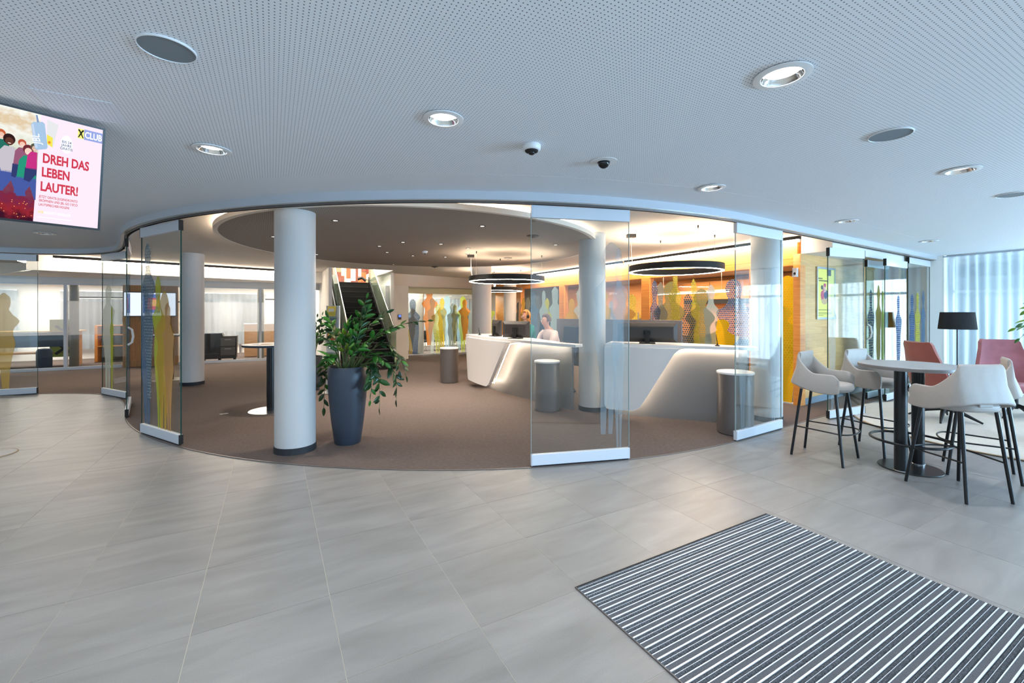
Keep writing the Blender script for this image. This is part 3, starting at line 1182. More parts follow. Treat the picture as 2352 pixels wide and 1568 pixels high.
bkw = thing('window_6', 'glazed back wall with rows of printed figures', None, (BK[0], BK[1], 0), TH, kind='structure')
M['frame_lime'] = mat('pale_lime_lintel', C(226, 226, 190), 0.5)
MB().box(-0.1, -0.05, 2.30, 3.66, 0.08, 2.52).build('lintel', M['frame_lime'], bkw)
for a, b in ((0.0, 0.62), (0.66, 1.55), (1.59, 2.5), (2.54, 3.6)):
    MB().box(a, -0.005, 0.03, b, 0.005, 2.30).build('pane', M['glass_office'], bkw)
    MB().box(a, -0.02, 0.006, b, 0.02, 0.04).build('threshold', M['rail'], bkw)
figs = []
F0 = [('ochre', 0.12, 0.38, 1.75, 0.0, 0.08, 0.2, 2), ('blue_dot', 0.30, 0.58, 2.1, 0.0, -0.10, 0.5, 6), ('orange', 0.83, 0.65, 2.2, 0.35, 0.0, 0.2, 3),
      ('pale', 0.95, 0.50, 2.1, 0.05, 0.0, 0.2, 9), ('lime_dot', 1.17, 0.53, 1.9, 0.02, 0.02, 0.2, 5), ('yellow', 1.36, 0.45, 1.95, 0.2, -0.02, 0.2, 7),
      ('sky', 1.55, 0.62, 2.2, 0.05, 0.0, 0.3, 4), ('grey_dot', 1.72, 0.53, 1.85, 0.1, 0.05, 0.2, 8), ('olive_dot', 1.86, 0.38, 1.5, 0.4, 0.0, 0.2, 3),
      ('sky', 2.02, 0.40, 1.75, 0.12, 0.08, 0.2, 11), ('lime', 2.20, 0.55, 2.2, 0.04, 0.0, 0.5, 10), ('orange', 2.28, 0.50, 1.6, 0.5, 0.0, 0.3, 12),
      ('grey_dot', 2.62, 0.58, 1.8, 0.1, 0.0, 0.2, 2), ('lime', 3.15, 0.88, 2.0, 0.1, 0.1, 0.2, 5), ('navy_dot', 3.2, 0.50, 1.75, 0.1, 0.0, 0.2, 4)]
add_figures(bkw, F0, -0.0065, spans=[(0.0, 3.6)])
# room behind it
o = MB().prism([backp(-1.5, 4.0), backp(6.0, 4.0), backp(6.0, 4.1), backp(-1.5, 4.1)], 0.006, ZI).build('wall_back', M['white'])
struct(o, 'pale back wall of the room behind the printed figures')
o = MB().prism([backp(0.62, 0.1), backp(0.66, 0.1), backp(0.66, 2.2), backp(0.62, 2.2)], 0.006, ZI).build('wall_back_partition', M['white'])
struct(o, 'pale cross wall behind the first printed figures')
M['blue_curtain'] = mat('blue_drape', C(140, 166, 200), 0.9, noise=0.2, nscale=3, stretch=(12, 1, 0.2), emit=C(150, 190, 235), estr=0.25)
curtain('curtain', 'blue-grey curtain behind the row of printed figures at the back', None, backp(1.2, 3.6), backp(4.6, 3.6), 0.8, 2.25, M['sheer_grey'], 18, 0.06)
for k, u in enumerate((1.02, 1.75, 2.65)):
    tt = thing('tub_chair', ['dark tub chair behind the orange printed figure', 'dark tub chair behind the yellow printed figure', 'dark tub chair behind the grey dotted figure'][k], 'chair', (*backp(u, 1.6), 0.006), TH, 'chairs behind the back glass wall')
    MB().lathe([(0.0, 0.36), (0.24, 0.36), (0.26, 0.40), (0.24, 0.45), (0.0, 0.45)], 20).build('seat', M['blackmatt'], tt, smooth=40)
    g = []
    for i in range(13):
        a = R(lerp(-20, 200, i / 12))
        g.append([Vector((0.27 * math.cos(a), 0.27 * math.sin(a), z)) for z in (0.38, 0.6, 0.82)])
    MB().sheet(g, 0.03).build('backrest', M['blackmatt'], tt, smooth=50)
    for a in (45, 135, 225, 315):
        MB().tube([(0.16 * math.cos(R(a)), 0.16 * math.sin(R(a)), 0.37), (0.22 * math.cos(R(a)), 0.22 * math.sin(R(a)), 0.0)], 0.015, 6).build('leg', M['steel'], tt)
ex = thing('exit_sign', 'small green and white exit sign behind the back glass at left', 'sign', (*backp(0.6, 2.1), 2.1), TH)
MB().box(-0.20, -0.03, 0, 0.022, 0, 0.13).build('housing', M['plastic_white'], ex)
MB().box(-0.19, -0.032, 0.01, 0.01, -0.03, 0.12).build('panel', emission('exit_green', C(110, 220, 170), 0.9), ex)
soff = soffit('wall_soffit_mid', 'white soffit front above the printed back glass wall', (-4.02, 14.83), (-0.75, 17.98), 2.51, ZI, 0.1)
o = MB().prism([(-4.0, 14.87), (-0.75, 18.0), backp(3.6, 0.08), backp(0, 0.08)], 2.51, 2.52).build('ceiling', M['white'])
struct(o, 'white soffit underside above the printed back glass wall')
o = MB().prism([(-4.25, 14.62), (-3.57, 15.0), backp(-0.02, 0.0), backp(-0.02, 0.3), (-4.9, 15.9)], 0.006, 2.51).build('wall_pier', M['white'])
struct(o, 'white wall pier with the intercom beside the stairs')
ic = thing('intercom', 'small wall intercom with a lit blue screen beside the stairs', 'intercom', (-3.83, 14.845, 1.36), math.atan2(0.38, 0.68))
MB().box(-0.05, -0.03, 0, 0.05, 0.0, 0.17).build('housing', M['charcoal'], ic)
MB().box(-0.042, -0.032, 0.08, 0.042, -0.03, 0.16).build('screen', emission('intercom_blue', C(90, 120, 235), 1.0), ic)

# ------------------------------------------------------------------ right wood and glass wall
WX = Vector((-0.665, 17.82))
WT = R(-61.15)
WDX = (math.cos(WT), math.sin(WT))
WDY = (-WDX[1], WDX[0])
WL = 11.68


def wallp(tq, v=0.0):
    x = WL - tq
    return (WX.x + x * WDX[0] + v * WDY[0], WX.y + x * WDX[1] + v * WDY[1])


ww = thing('wall_right', 'maple framed glass wall with printed figures behind the reception', None, (WX.x, WX.y, 0), WT, kind='structure')


def wx(tq):
    return WL - tq


H2 = 2.45
MB().box(0, 0, H2, WL, 0.16, 2.565).build('fascia_board', M['maple_lit'], ww)
MB().box(0, 0, 2.57, WL, 0.16, ZI).build('fascia_board', M['maple_lit'], ww)
for a, b in ((-0.06, 0.05), (3.38, 3.64), (6.9, 7.16), (0.78, 0.86), (9.6, 9.75)):
    MB().box(wx(b), -0.02, 0.006, wx(a), 0.14, H2).build('post', M['maple_lit'], ww)
MB().box(0, -0.01, 0.006, wx(9.75), 0.1, H2).build('panel', M['maple_lit'], ww)
for a, b in ((0.05, 0.78), (0.86, 3.38), (3.64, 6.9), (7.16, 9.6)):
    MB().box(wx(b), 0.03, 0.03, wx(a), 0.042, H2).build('pane', M['glass_office'], ww)
    MB().box(wx(b), 0.0, 0.006, wx(a), 0.07, 0.03).build('threshold', M['rail'], ww)
for tq in (3.72, 3.30):
    MB().tube([(wx(tq), -0.04, 0.9), (wx(tq), -0.04, 1.62)], 0.015, 8).build('handle', M['steel'], ww, smooth=50)
    MB().tube([(wx(tq) , -0.02, 1.45), (wx(tq) + (0.06 if tq > 3.5 else -0.06), -0.03, 1.45)], 0.02, 8).build('knob', M['steel'], ww, smooth=50)
F1 = [('navy_dot', wx(0.30), 0.77, 1.75, 0.0, 0.0, 0.1, 2), ('yellow_dot', wx(0.18), 0.70, 2.25, 0.03, 0.0, 0.0, 3),
      ('blue_dot', wx(1.10), 0.87, 2.25, 0.03, -0.12, 0.4, 4), ('yellow_dot', wx(1.45), 0.77, 1.45, 0.03, 0.0, 0.1, 5),
      ('olive_dot', wx(2.0), 0.87, 2.1, 0.03, 0.05, 0.3, 7), ('sky', wx(1.72), 0.42, 2.1, 0.1, 0.0, 0.2, 8), ('lime_dot', wx(2.05), 0.31, 2.15, 0.2, -0.1, 0.5, 9),
      ('navy_dot', wx(2.38), 0.50, 2.0, 0.03, 0.1, 0.5, 10), ('olive_dot', wx(2.75), 0.92, 2.3, 0.03, 0.0, 0.4, 6),
      ('lime_dot', wx(2.62), 0.36, 2.35, 0.3, 0.0, 0.3, 12), ('grey_dot', wx(3.05), 0.45, 2.3, 0.03, 0.0, 0.6, 11), ('blue_dot', wx(3.24), 0.42, 2.35, 0.03, 0.0, 0.6, 2),
      ('lime_dot', wx(3.9), 0.70, 2.05, 0.03, -0.08, 0.4, 4), ('tan', wx(4.35), 0.98, 2.15, 0.03, 0.0, 0.2, 3), ('sky', wx(4.75), 0.42, 1.9, 0.03, 0.0, 0.2, 5),
      ('yellow', wx(5.05), 0.70, 2.2, 0.03, 0.0, 0.2, 8), ('sky', wx(6.1), 0.84, 2.3, 0.03, 0.0, 0.5, 9), ('yellow', wx(5.5), 0.70, 2.0, 0.03, 0.1, 0.3, 2), ('ochre', wx(6.5), 0.70, 2.0, 0.03, 0.0, 0.3, 6),
      ('sky', wx(7.4), 0.84, 2.4, 0.03, 0.0, 0.5, 10), ('lime', wx(7.85), 0.56, 2.05, 0.03, 0.0, 0.4, 11), ('sky', wx(8.1), 0.56, 2.3, 0.03, 0.05, 0.4, 4),
      ('blue', wx(8.7), 0.70, 2.3, 0.03, 0.0, 0.4, 5), ('grey_dot', wx(9.1), 0.84, 2.1, 0.03, 0.0, 0.5, 8), ('ochre', wx(9.4), 0.56, 2.1, 0.03, 0.0, 0.5, 7), ('grey_dot', wx(9.75), 0.84, 1.95, 0.03, 0.0, 0.3, 2), ('pale', wx(10.1), 0.56, 2.1, 0.03, -0.1, 0.4, 12)]
add_figures(ww, [f for f in F1[:-2]], 0.028, spans=[(wx(b), wx(a)) for a, b in ((0.05, 0.78), (0.86, 3.38), (3.64, 6.9), (7.16, 9.6))])
add_figures(ww, F1[-2:], -0.012)
c3 = thing('linear_light', 'long black light bar before the maple glass wall', 'light', (*wallp(-0.12, -0.14), 2.835), WT + PI, 'black linear ceiling lights')
for a, b in ((0.0, 4.2), (4.3, 8.6)):
    MB().box(a, -0.04, 0.04, b, 0.04, ZI - 2.837).build('housing', M['blackmatt'], c3)
    MB().box(a + 0.02, -0.035, 0.0, b - 0.02, 0.035, 0.039).build('diffuser', M['led_warm'], c3)
sn = thing('motion_sensor', 'white motion sensor on the maple post beside the poster wall', 'sensor', (*wallp(0.0, -0.03), 2.25), WT)
MB().slab_xz([(-0.03, 0), (0.03, 0), (0.03, 0.14), (-0.03, 0.14)], -0.05, -0.002).build('housing', M['plastic_white'], sn, bev=0.01)
MB().ball((0, -0.05, 0.05), (0.02, 0.012, 0.025), 10, 6).build('lens', M['lens'], sn, smooth=60)

# room behind the maple wall: cabinets, dark worktop, low ceiling
bw = thing('wall_right_room', 'maple clad rear wall of the room behind the printed glass', None, (WX.x, WX.y, 0), WT, kind='structure')
M['taupe'] = mat('taupe_ceiling', C(150, 128, 112), 0.8)
MB().box(0, 3.4, 0.006, WL + 0.2, 3.5, ZI).build('wall', M['maple_lit'], bw)
MB().box(0, 0.17, 2.62, 9.9, 3.4, 2.7).build('ceiling_board', M['taupe'], bw)
MB().box(9.9, 0.3, 2.62, WL - 0.35, 3.4, 2.7).build('ceiling_board', M['taupe'], bw)
area_light('meeting_room_light', (*wallp(2.6, 1.7), 2.60), (0, 0, WT), 5.0, 1.0, 150, WARM)
area_light('meeting_room_light_far', (*wallp(7.8, 1.7), 2.60), (0, 0, WT), 4.0, 1.0, 120, WARM)
cb = thing('wall_cabinet', 'maple wall cabinet with dark recess behind the printed glass', 'cabinet', (*wallp(4.9, 3.38), 0), WT)
MB().box(0, -0.35, 1.98, 4.6, 0, 2.5).build('body', M['maple'], cb)
for k in range(5):
    MB().box(0.02 + k * 0.92, -0.37, 1.99, 0.91 + k * 0.92, -0.352, 2.49).build('door', M['maple_lit'], cb)
MB().box(0, -0.34, 1.86, 4.6, 0, 1.97).build('recess', M['blackmatt'], cb)
mt = thing('sideboard', 'dark sideboard below the maple wall cabinet', 'cabinet', (*wallp(4.9, 3.38), 0.006), WT)
MB().box(0, -0.5, 0.05, 4.6, 0, 0.9).build('body', M['charcoal'], mt)
MB().box(0, -0.52, 0.9, 4.6, 0, 0.94).build('worktop', M['maple'], mt)
pl = thing('pendant_light', 'slim white linear pendant behind the printed glass', 'light', (*wallp(4.6, 1.6), 2.12), WT)
MB().box(0, -0.03, 0, 2.2, 0.03, 0.05).build('housing', M['plastic_white'], pl)
MB().box(0.02, -0.025, -0.012, 2.18, 0.025, -0.0005).build('diffuser', M['led_warm'], pl)
for x in (0.2, 2.0):
    MB().tube([(x, 0, 0.05), (x, 0, 0.5)], 0.003, 5).build('cable', M['steel'], pl)

# poster wall and parking alcove
PW = (5.0, 7.54)
PT = R(32.1)


def postp(u, v=0.0):
    return (PW[0] + u * math.cos(PT) - v * math.sin(PT), PW[1] + u * math.sin(PT) + v * math.cos(PT))


pwl = thing('wall_poster', 'maple block clad wall with the framed yellow poster', None, (PW[0], PW[1], 0), PT, kind='structure')
MB().box(0, 0.012, 0.006, 5.2, 0.12, 2.645).build('backing', M['maple'], pwl)
MB().box(0, 0.0, 0.006, 5.2, 0.011, 0.12).build('baseboard', mat('blue_grey_baseboard', C(122, 138, 150), 0.5), pwl)
rnd = random.Random(3)
PMW = [wood('maple_block_%d' % i, scale_col(C(222, 178, 116), k), scale_col(C(208, 160, 98), k), 2.5) for i, k in enumerate((0.92, 1.0, 1.06))]
zz = 0.122
row = 0
while zz < 2.64:
    z2 = min(zz + 0.125, 2.645)
    u = -rnd.uniform(0, 0.5)
    while u < 2.3:
        wd = rnd.uniform(0.35, 0.7)
        if u + wd > 0.02:
            MB().box(max(u, 0), 0.0, zz, u + wd - 0.0008, 0.0118, z2 - 0.0008).build('plank', PMW[rnd.randrange(3)], pwl)
        u += wd
    zz = z2
ins = [p for p in offset(CURVE, -0.09) if p[0] > 5.3]
o = MB().prism([(5.02, 7.56), (5.3, 7.2)] + ins + [postp(5.2, 0.1)], 2.645, ZI).build('ceiling', M['white'])
struct(o, 'white lowered soffit over the parked glass doors')
o = MB().prism([END, (9.36, 9.82), (9.62, 9.70), (9.9, 9.9), (9.75, 10.3), postp(5.2, 0.12), postp(5.1, 0.0)], 0.0, ZC + 0.02).build('wall_pier_right', M['white'])
struct(o, 'white wall pier between the glass track and the curtain')

ps = thing('poster', 'yellow poster in a silver frame on the maple wall', 'poster', (*postp(0.552, -0.004), 1.5), PT)
MB().box(0, -0.006, 0, 0.72, 0.0, 0.95).build('backing', M['alu'], ps)
fr = MB().box(0, -0.022, 0, 0.72, -0.0065, 0.035).box(0, -0.022, 0.915, 0.72, -0.0065, 0.95).box(0, -0.022, 0.035, 0.03, -0.0065, 0.915).box(0.69, -0.022, 0.035, 0.72, -0.0065, 0.915)
fr.build('frame', M['alu'], ps)
MB().box(0.03, -0.009, 0.035, 0.69, -0.0062, 0.915).build('sheet', mat('poster_yellow', C(236, 222, 110), 0.5), ps)
INK = mat('poster_ink', C(88, 84, 60), 0.6)
MB().box(0.40, -0.0105, 0.80, 0.56, -0.0095, 0.915).build('logo_field', mat('poster_navy', C(40, 52, 66), 0.6), ps)
for k, (x, z, ww_, hh) in enumerate(((0.06, 0.73, 0.16, 0.022), (0.08, 0.69, 0.34, 0.022), (0.04, 0.165, 0.5, 0.012), (0.04, 0.115, 0.56, 0.008), (0.04, 0.095, 0.56, 0.008), (0.04, 0.07, 0.22, 0.008))):
    mb = MB()
    r2 = random.Random(k)
    xx = x
    while xx < x + ww_:
        wd = r2.uniform(0.018, 0.05)
        mb.box(xx, -0.0105, z, min(xx + wd, x + ww_), -0.0095, z + hh)
        xx += wd + 0.009
    mb.build('printed_line', INK, ps)
for k, (x, z, rx_, rz_, c) in enumerate(((0.30, 0.36, 0.13, 0.09, C(206, 168, 130)), (0.22, 0.44, 0.07, 0.08, C(196, 92, 110)), (0.34, 0.46, 0.07, 0.09, C(80, 92, 120)), (0.30, 0.55, 0.06, 0.06, C(226, 190, 160)),
                                         (0.31, 0.62, 0.05, 0.035, C(200, 90, 120)), (0.20, 0.58, 0.04, 0.04, C(90, 90, 90)), (0.26, 0.52, 0.03, 0.05, C(210, 130, 140)))):
    pts = [(x + rx_ * math.cos(2 * PI * q / 18) * (1 + 0.15 * math.sin(3 * q + k)), z + rz_ * math.sin(2 * PI * q / 18)) for q in range(18)]
    MB().slab_xz(pts, -0.0112 - 0.0004 * k, -0.0096 - 0.0004 * k).build('printed_shape', mat('poster_shape_%d' % k, c, 0.6), ps)

# ------------------------------------------------------------------ curtained window on the right
cw = thing('window_7', 'tall window front with slim mullions behind the long sheer curtain', None, (CURT[0][0] + 0.35, CURT[0][1] + 0.15, 0), math.atan2(CURT[1][1] - CURT[0][1], CURT[1][0] - CURT[0][0]), kind='structure')
LW = math.hypot(CURT[1][0] - CURT[0][0], CURT[1][1] - CURT[0][1])
fr = MB()
k = 0
while k * 1.45 < LW + 0.1:
    fr = MB().box(k * 1.45 - 0.035, -0.04, 0.0, k * 1.45 + 0.035, 0.04, ZC)
    fr.build('mullion', M['rail'], cw)
    MB().box(k * 1.45 + 0.036, -0.006, 0.06, k * 1.45 + 1.414, 0.006, ZC - 0.05).build('pane', M['glass'], cw)
    k += 1
for z in (0.0, 2.05, ZC - 0.06):
    MB().box(-0.03, -0.038, z, LW + 1.2, 0.038, z + 0.06).build('transom', M['rail'], cw)
curtain('curtain', 'long pale blue sheer curtain across the right window front', None, CURT[0], CURT[1], 0.012, ZC - 0.012, M['sheer'], 46, 0.055)
# building across the street
M['facade'] = mat('pale_blue_facade', C(176, 196, 210), 0.7, noise=0.05, nscale=2)
M['facade_dark'] = mat('facade_glazing', C(96, 120, 138), 0.2)
nb = thing('neighbouring_building', 'pale building with horizontal window bands beyond the curtain', 'building', (26, 18, 0), R(114))
MB().box(-16, -0.5, -1, 22, 8, 9).build('wall', M['facade'], nb)
for z in (0.6, 3.4, 6.2):
    for q in range(14):
        MB().box(-15.5 + q * 2.6, -0.62, z, -13.4 + q * 2.6, -0.5, z + 1.5).build('window', M['facade_dark'], nb)
cn = thing('canopy', 'flat glass canopy outside beyond the curtain', 'canopy', (14.2, 10.2, 0), R(100))
MB().cbox((0, 0, 2.85), (7.0, 1.6, 0.12), rx=R(6)).build('roof', M['facade_dark'], cn)
for x in (-3.2, 0, 3.2):
    MB().box(x - 0.05, -0.6, -0.1, x + 0.05, -0.5, 2.78).build('post', M['rail'], cn)
gr = MB().box(15.0, -8, -0.16, 60, 60, -0.1).build('pavement', mat('street_paving', C(150, 156, 160), 0.8))
struct(gr, 'pale street paving outside the curtained window')

# ------------------------------------------------------------------ reception desks
def resample(c, n):
    d = [0]
    for i in range(1, len(c)):
        d.append(d[-1] + math.dist(c[i], c[i - 1]))
    out = []
    for k in range(n + 1):
        s = d[-1] * k / n
        i = 1
        while i < len(c) - 1 and d[i] < s:
            i += 1
        t = (s - d[i - 1]) / (d[i] - d[i - 1])
        out.append((lerp(c[i - 1][0], c[i][0], t), lerp(c[i - 1][1], c[i][1], t)))
    return out


def desk(label, front, ztop, depth_end, s_left, s_right, body_in, z_bot=0.14, body_s=(0.06, 0.93)):
    F = resample(catmull(front, 10), 60)
    ctr = F[30]
    t = thing('reception_desk', label, 'desk', (ctr[0], ctr[1], 0.006), 0, 'reception desks')

    def at(s, o):
        i = max(0, min(59, int(s * 60)))
        u = s * 60 - i
        a, b = OFFS(o)[i], OFFS(o)[i + 1]
        return (lerp(a[0], b[0], u), lerp(a[1], b[1], u))
    cache = {}

    def OFFS(o):
        k = round(o, 4)
        if k not in cache:
            cache[k] = offset(F, -o)
        return cache[k]

    def dep(s):
        return lerp(0.62, depth_end, sstep(0.45, 1.0, s))
    K = 40
    top = [at(k / K, 0.0) for k in range(K + 1)] + [at(k / K, dep(k / K)) for k in range(K, -1, -1)]
    MB().prism(top, ztop - 0.045, ztop).build('worktop', M['desk_white'], t, world=True, bev=0.006)
    b0, b1 = body_s
    bod = [at(lerp(b0, b1, k / K), body_in) for k in range(K + 1)] + [at(lerp(b0, b1, k / K), max(body_in + 0.05, dep(lerp(b0, b1, k / K)) - 0.04)) for k in range(K, -1, -1)]
    MB().prism(bod, 0.006, ztop - 0.046).build('body', M['desk_grey'], t, world=True, smooth=30)
    # hung white front panel
    grid = []
    nz = 18
    zt = ztop - 0.046
    fr = []
    for i in range(nz + 1):
        z = lerp(z_bot, zt, (i / nz))
        fr.append(z)

    def lim(z):
        f = (z - z_bot) / (zt - z_bot)
        sl = lerp(s_left[0], s_left[1], f)
        sr = lerp(s_right[0], s_right[1], f)
        L = sum(math.dist(F[i], F[i + 1]) for i in range(60))
        rr = 0.09
        q = z - z_bot
        if q < rr:
            cut = (rr - math.sqrt(max(0, rr * rr - (rr - q) ** 2))) / L
            sl += cut * 0.7
            sr -= cut
        q = zt - z
        if q < rr:
            sr += (rr - math.sqrt(max(0, rr * rr - (rr - q) ** 2))) / L
        return sl, sr
    zs = [z_bot, z_bot + 0.01, z_bot + 0.03, z_bot + 0.06, z_bot + 0.09] + [lerp(z_bot + 0.09, zt - 0.09, k / 10) for k in range(1, 11)] + [zt - 0.06, zt - 0.03, zt - 0.012, zt]
    for z in zs:
        sl, sr = lim(z)
        grid.append([Vector((*at(max(0, lerp(sl, sr, k / 20)), 0.006), z)) for k in range(21)])
    MB().sheet(grid, -0.075).build('front_panel', M['desk_white'], t, world=True, smooth=40)
    # led strips behind the slanted edge and under the worktop
    path = []
    for k in range(11):
        z = lerp(z_bot + 0.05, zt - 0.06, k / 10)
        path.append((*at(lim(z)[1] - 0.03, 0.14), z))
    for k in range(1, 13):
        path.append((*at(lerp(lim(zt)[1] - 0.0, b1 - 0.02, k / 12), 0.16), zt - 0.008))
    MB().tube(path, 0.006, 6).build('led_strip', M['led_desk'], t, world=True)
    path = [(*at(lerp(s_left[0] + 0.5 * (s_right[0] - s_left[0]), s_right[0] - 0.04, k / 8), 0.14), z_bot + 0.05) for k in range(9)]
    MB().tube(path, 0.006, 6).build('led_strip', M['led_desk'], t, world=True)
    return t, at


dl, at_l = desk('left curved reception desk with a white front panel and two monitors', [(-1.06, 10.0), (-0.62, 9.0), (-0.06, 8.16), (0.30, 7.70), (0.72, 7.14), (1.0, 6.86)],
                1.12, 0.2, (0.10, 0.055), (0.385, 0.555), 0.26)
dr, at_r = desk('right reception desk with a white front panel between two round columns', [(1.455, 6.80), (1.88, 6.63), (2.46, 6.42), (2.95, 6.225), (3.416, 6.035)],
                1.14, 0.3, (0.0, 0.0), (0.235, 0.50), 0.21, body_s=(0.05, 0.95))
# left end leg of the left desk
MB().prism([at_l(0.07, 0.3), at_l(0.12, 0.3), at_l(0.12, 0.55), at_l(0.07, 0.55)], 0.08, 1.07).build('end_panel', M['desk_white'], dl, world=True)
# grey upper screen behind the desks
t = thing('desk_screen', 'long grey screen board standing behind both reception desks', 'screen', (0.96, 9.4, 0.006), math.atan2(-1.7, 2.04))
SL = math.hypot(1.7, 2.04)
MB().box(0, 0, 0.5, SL, 0.05, 1.478).build('board', M['screen_grey'], t, bev=0.006)
for x in (0.08, 0.9, 1.75, SL - 0.12):
    MB().box(x, 0.005, 0, x + 0.04, 0.045, 0.499).build('foot', M['charcoal'], t)


def monitor(label, x, y, z, w, h, rz, dist=0.07):
    """seen from behind; local -y is the rear"""
    t = thing('monitor', label, 'monitor', (x, y, z), rz, 'computer monitors')
    zc = 0.006
    rings = []
    for (yy, ins) in ((0.035, 0.0), (0.0, 0.0), (-0.035, 0.055), (-0.04, 0.07)):
        rings.append([(-w / 2 + ins, yy, zc + ins), (w / 2 - ins, yy, zc + ins), (w / 2 - ins, yy, zc + h - ins), (-w / 2 + ins, yy, zc + h - ins)])
    MB().loft(rings).build('housing', M['charcoal'], t)
    MB().box(-w / 2 + 0.012, 0.0352, zc + 0.015, w / 2 - 0.012, 0.037, zc + h - 0.012).build('display', emission('display_glow', (0.7, 0.8, 1, 1), 0.8), t)
    MB().box(-0.035, -0.085, 0.0, 0.035, -0.06, zc + h * 0.62).build('stand_post', M['blackmatt'], t)
    MB().box(-0.05, -0.0605, zc + h * 0.38, 0.05, -0.041, zc + h * 0.6).build('mount', M['blackmatt'], t)
    MB().box(-0.12, -0.12, -0.012, 0.12, 0.08, 0.0).build('foot', M['blackmatt'], t)
    return t


monitor('left dark monitor on the left reception desk seen from behind', -0.33, 9.18, 1.133, 0.42, 0.32, R(-64))
monitor('right dark monitor on the left reception desk seen from behind', 0.075, 8.42, 1.133, 0.56, 0.315, R(-24))
monitor('wide dark monitor on the right reception desk seen from behind', 2.135, 6.88, 1.153, 0.90, 0.305, R(-16))


def pen_stand(label, x, y, z):
    t = thing('pen_stand', label, 'pen', (x, y, z), R(30), 'pens on the reception desks')
    MB().lathe([(0.035, 0), (0.035, 0.008), (0.012, 0.02), (0.012, 0.035)], 16).build('base', M['blackmatt'], t, smooth=40)
    MB().tube([(0, 0, 0.03), (-0.015, 0.0, 0.10), (-0.03, 0, 0.17)], [0.006, 0.006, 0.003], 8).build('pen', M['blackmatt'], t)
    return t


pen_stand('black pen in a small stand on the left end of the left desk', -0.72, 9.68, 1.12)
pen_stand('black pen in a small stand on the right reception desk', 3.0, 6.36, 1.14)
pp = thing('leaflet', 'white leaflet lying on the left end of the right desk', 'leaflet', (1.62, 6.85, 1.1405), R(-20))
MB().box(-0.11, -0.05, 0, 0.11, 0.05, 0.012).build('sheet', M['paper'], pp)
pp = thing('reading_glasses', 'small pair of glasses lying on the left desk near the woman in pink', 'glasses', (0.86, 7.12, 1.1205), R(10))
for s in (-1, 1):
    MB().tube([(s * 0.035 + 0.026 * math.cos(a * PI / 8), 0.02 * 0, 0.02 + 0.018 * math.sin(a * PI / 8)) for a in range(16)], 0.002, 5, closed=True).build('rim', M['charcoal'], pp)
    MB().tube([(s * 0.062, 0, 0.025), (s * 0.064, 0.12, 0.003)], 0.002, 5).build('temple', M['charcoal'], pp)


def side_drum(label, x, y, r, h):
    t = thing('drum_table', label, 'table', (x, y, 0.006), 0, 'grey drum side tables')
    MB().lathe([(r - 0.02, 0.0), (r - 0.02, 0.012), (r, 0.014), (r, h - 0.03)], 48).build('body', M['grey_metal'], t, smooth=40)
    MB().lathe([(r + 0.004, h - 0.0295), (r + 0.008, h - 0.024), (r + 0.008, h - 0.006), (r + 0.002, h)], 48).build('top', M['desk_white'], t, smooth=30)
    return t


side_drum('grey drum table with a white top standing before the back glass wall', -1.45, 10.07, 0.208, 0.80)
side_drum('grey drum table with a white top before the left reception desk', 0.585, 7.25, 0.205, 0.82)
side_drum('grey drum table with a white top before the right reception desk', 3.02, 5.89, 0.225, 0.83)


# ------------------------------------------------------------------ ring pendants
def ring_lamp(label, x, y, z, r, h=0.10, wires=((0.9, 0.2), (-0.2, 0.95), (-0.75, -0.6)), canopy=(-0.95, 0.1), zc=ZI):
    t = thing('ring_pendant', label, 'lamp', (x, y, z), 0, 'black ring pendants over the reception')
    w = 0.055
    n = 72
    rings = []
    for k in range(n):
        a = 2 * PI * k / n
        c, s = math.cos(a), math.sin(a)
        rings.append([(q_ * c, q_ * s, zz_) for q_, zz_ in ((r, 0.0), (r, h), (r - 0.004, h), (r - 0.004, h - 0.022), (r - w + 0.004, h - 0.022), (r - w + 0.004, h), (r - w, h), (r - w, 0.0))])
    MB().loft(rings, closed_path=True).build('ring', M['blackmatt'], t, smooth=30)
    for nm, zz, mm in (('diffuser', -0.0055, M['led_ring']), ('uplight', h - 0.0215, M['led_ring_up'])):
        rr = []
        for k in range(n):
            a = 2 * PI * k / n
            c, s = math.cos(a), math.sin(a)
            rr.append([((r - 0.006) * c, (r - 0.006) * s, zz), ((r - 0.006) * c, (r - 0.006) * s, zz + 0.005), ((r - w + 0.006) * c, (r - w + 0.006) * s, zz + 0.005), ((r - w + 0.006) * c, (r - w + 0.006) * s, zz)])
        MB().loft(rr, closed_path=True).build(nm, mm, t, smooth=30)
    for (cx_, cy_) in wires:
        l = math.hypot(cx_, cy_)
        px, py = cx_ / l * (r - w / 2), cy_ / l * (r - w / 2)
        MB().tube([(px, py, h), (px, py, zc - z)], 0.0015, 5).build('wire', M['steel'], t)
        MB().lathe([(0.004, zc - z - 0.05), (0.012, zc - z - 0.02), (0.012, zc - z)], 10, (px, py, 0)).build('ceiling_fixing', M['blackmatt'], t)
    l = math.hypot(*canopy)
    px, py = canopy[0] / l * (r - w / 2), canopy[1] / l * (r - w / 2)
    MB().tube([(px + 0.03, py, h), (px, py, (zc - z) * 0.5), (px, py, zc - z - 0.05)], 0.004, 6).build('cable', M['plastic_white'], t)
    MB().box(px - 0.07, py - 0.05, zc - z - 0.055, px + 0.07, py + 0.05, zc - z).build('canopy', M['charcoal'], t)
    return t


ring_lamp('middle black ring pendant with glowing underside over the left reception desk', -0.108, 9.0, 2.255, 0.78, zc=ZD)
ring_lamp('farthest black ring pendant partly hidden by a round column', -0.43, 13.4, 2.26, 0.75)
ring_lamp('nearest black ring pendant with glowing underside over the right reception desk', 2.70, 7.2, 2.30, 0.74, wires=((0.1, -0.95), (0.95, 0.15), (0.0, 1.0)), canopy=(-0.98, 0.1))


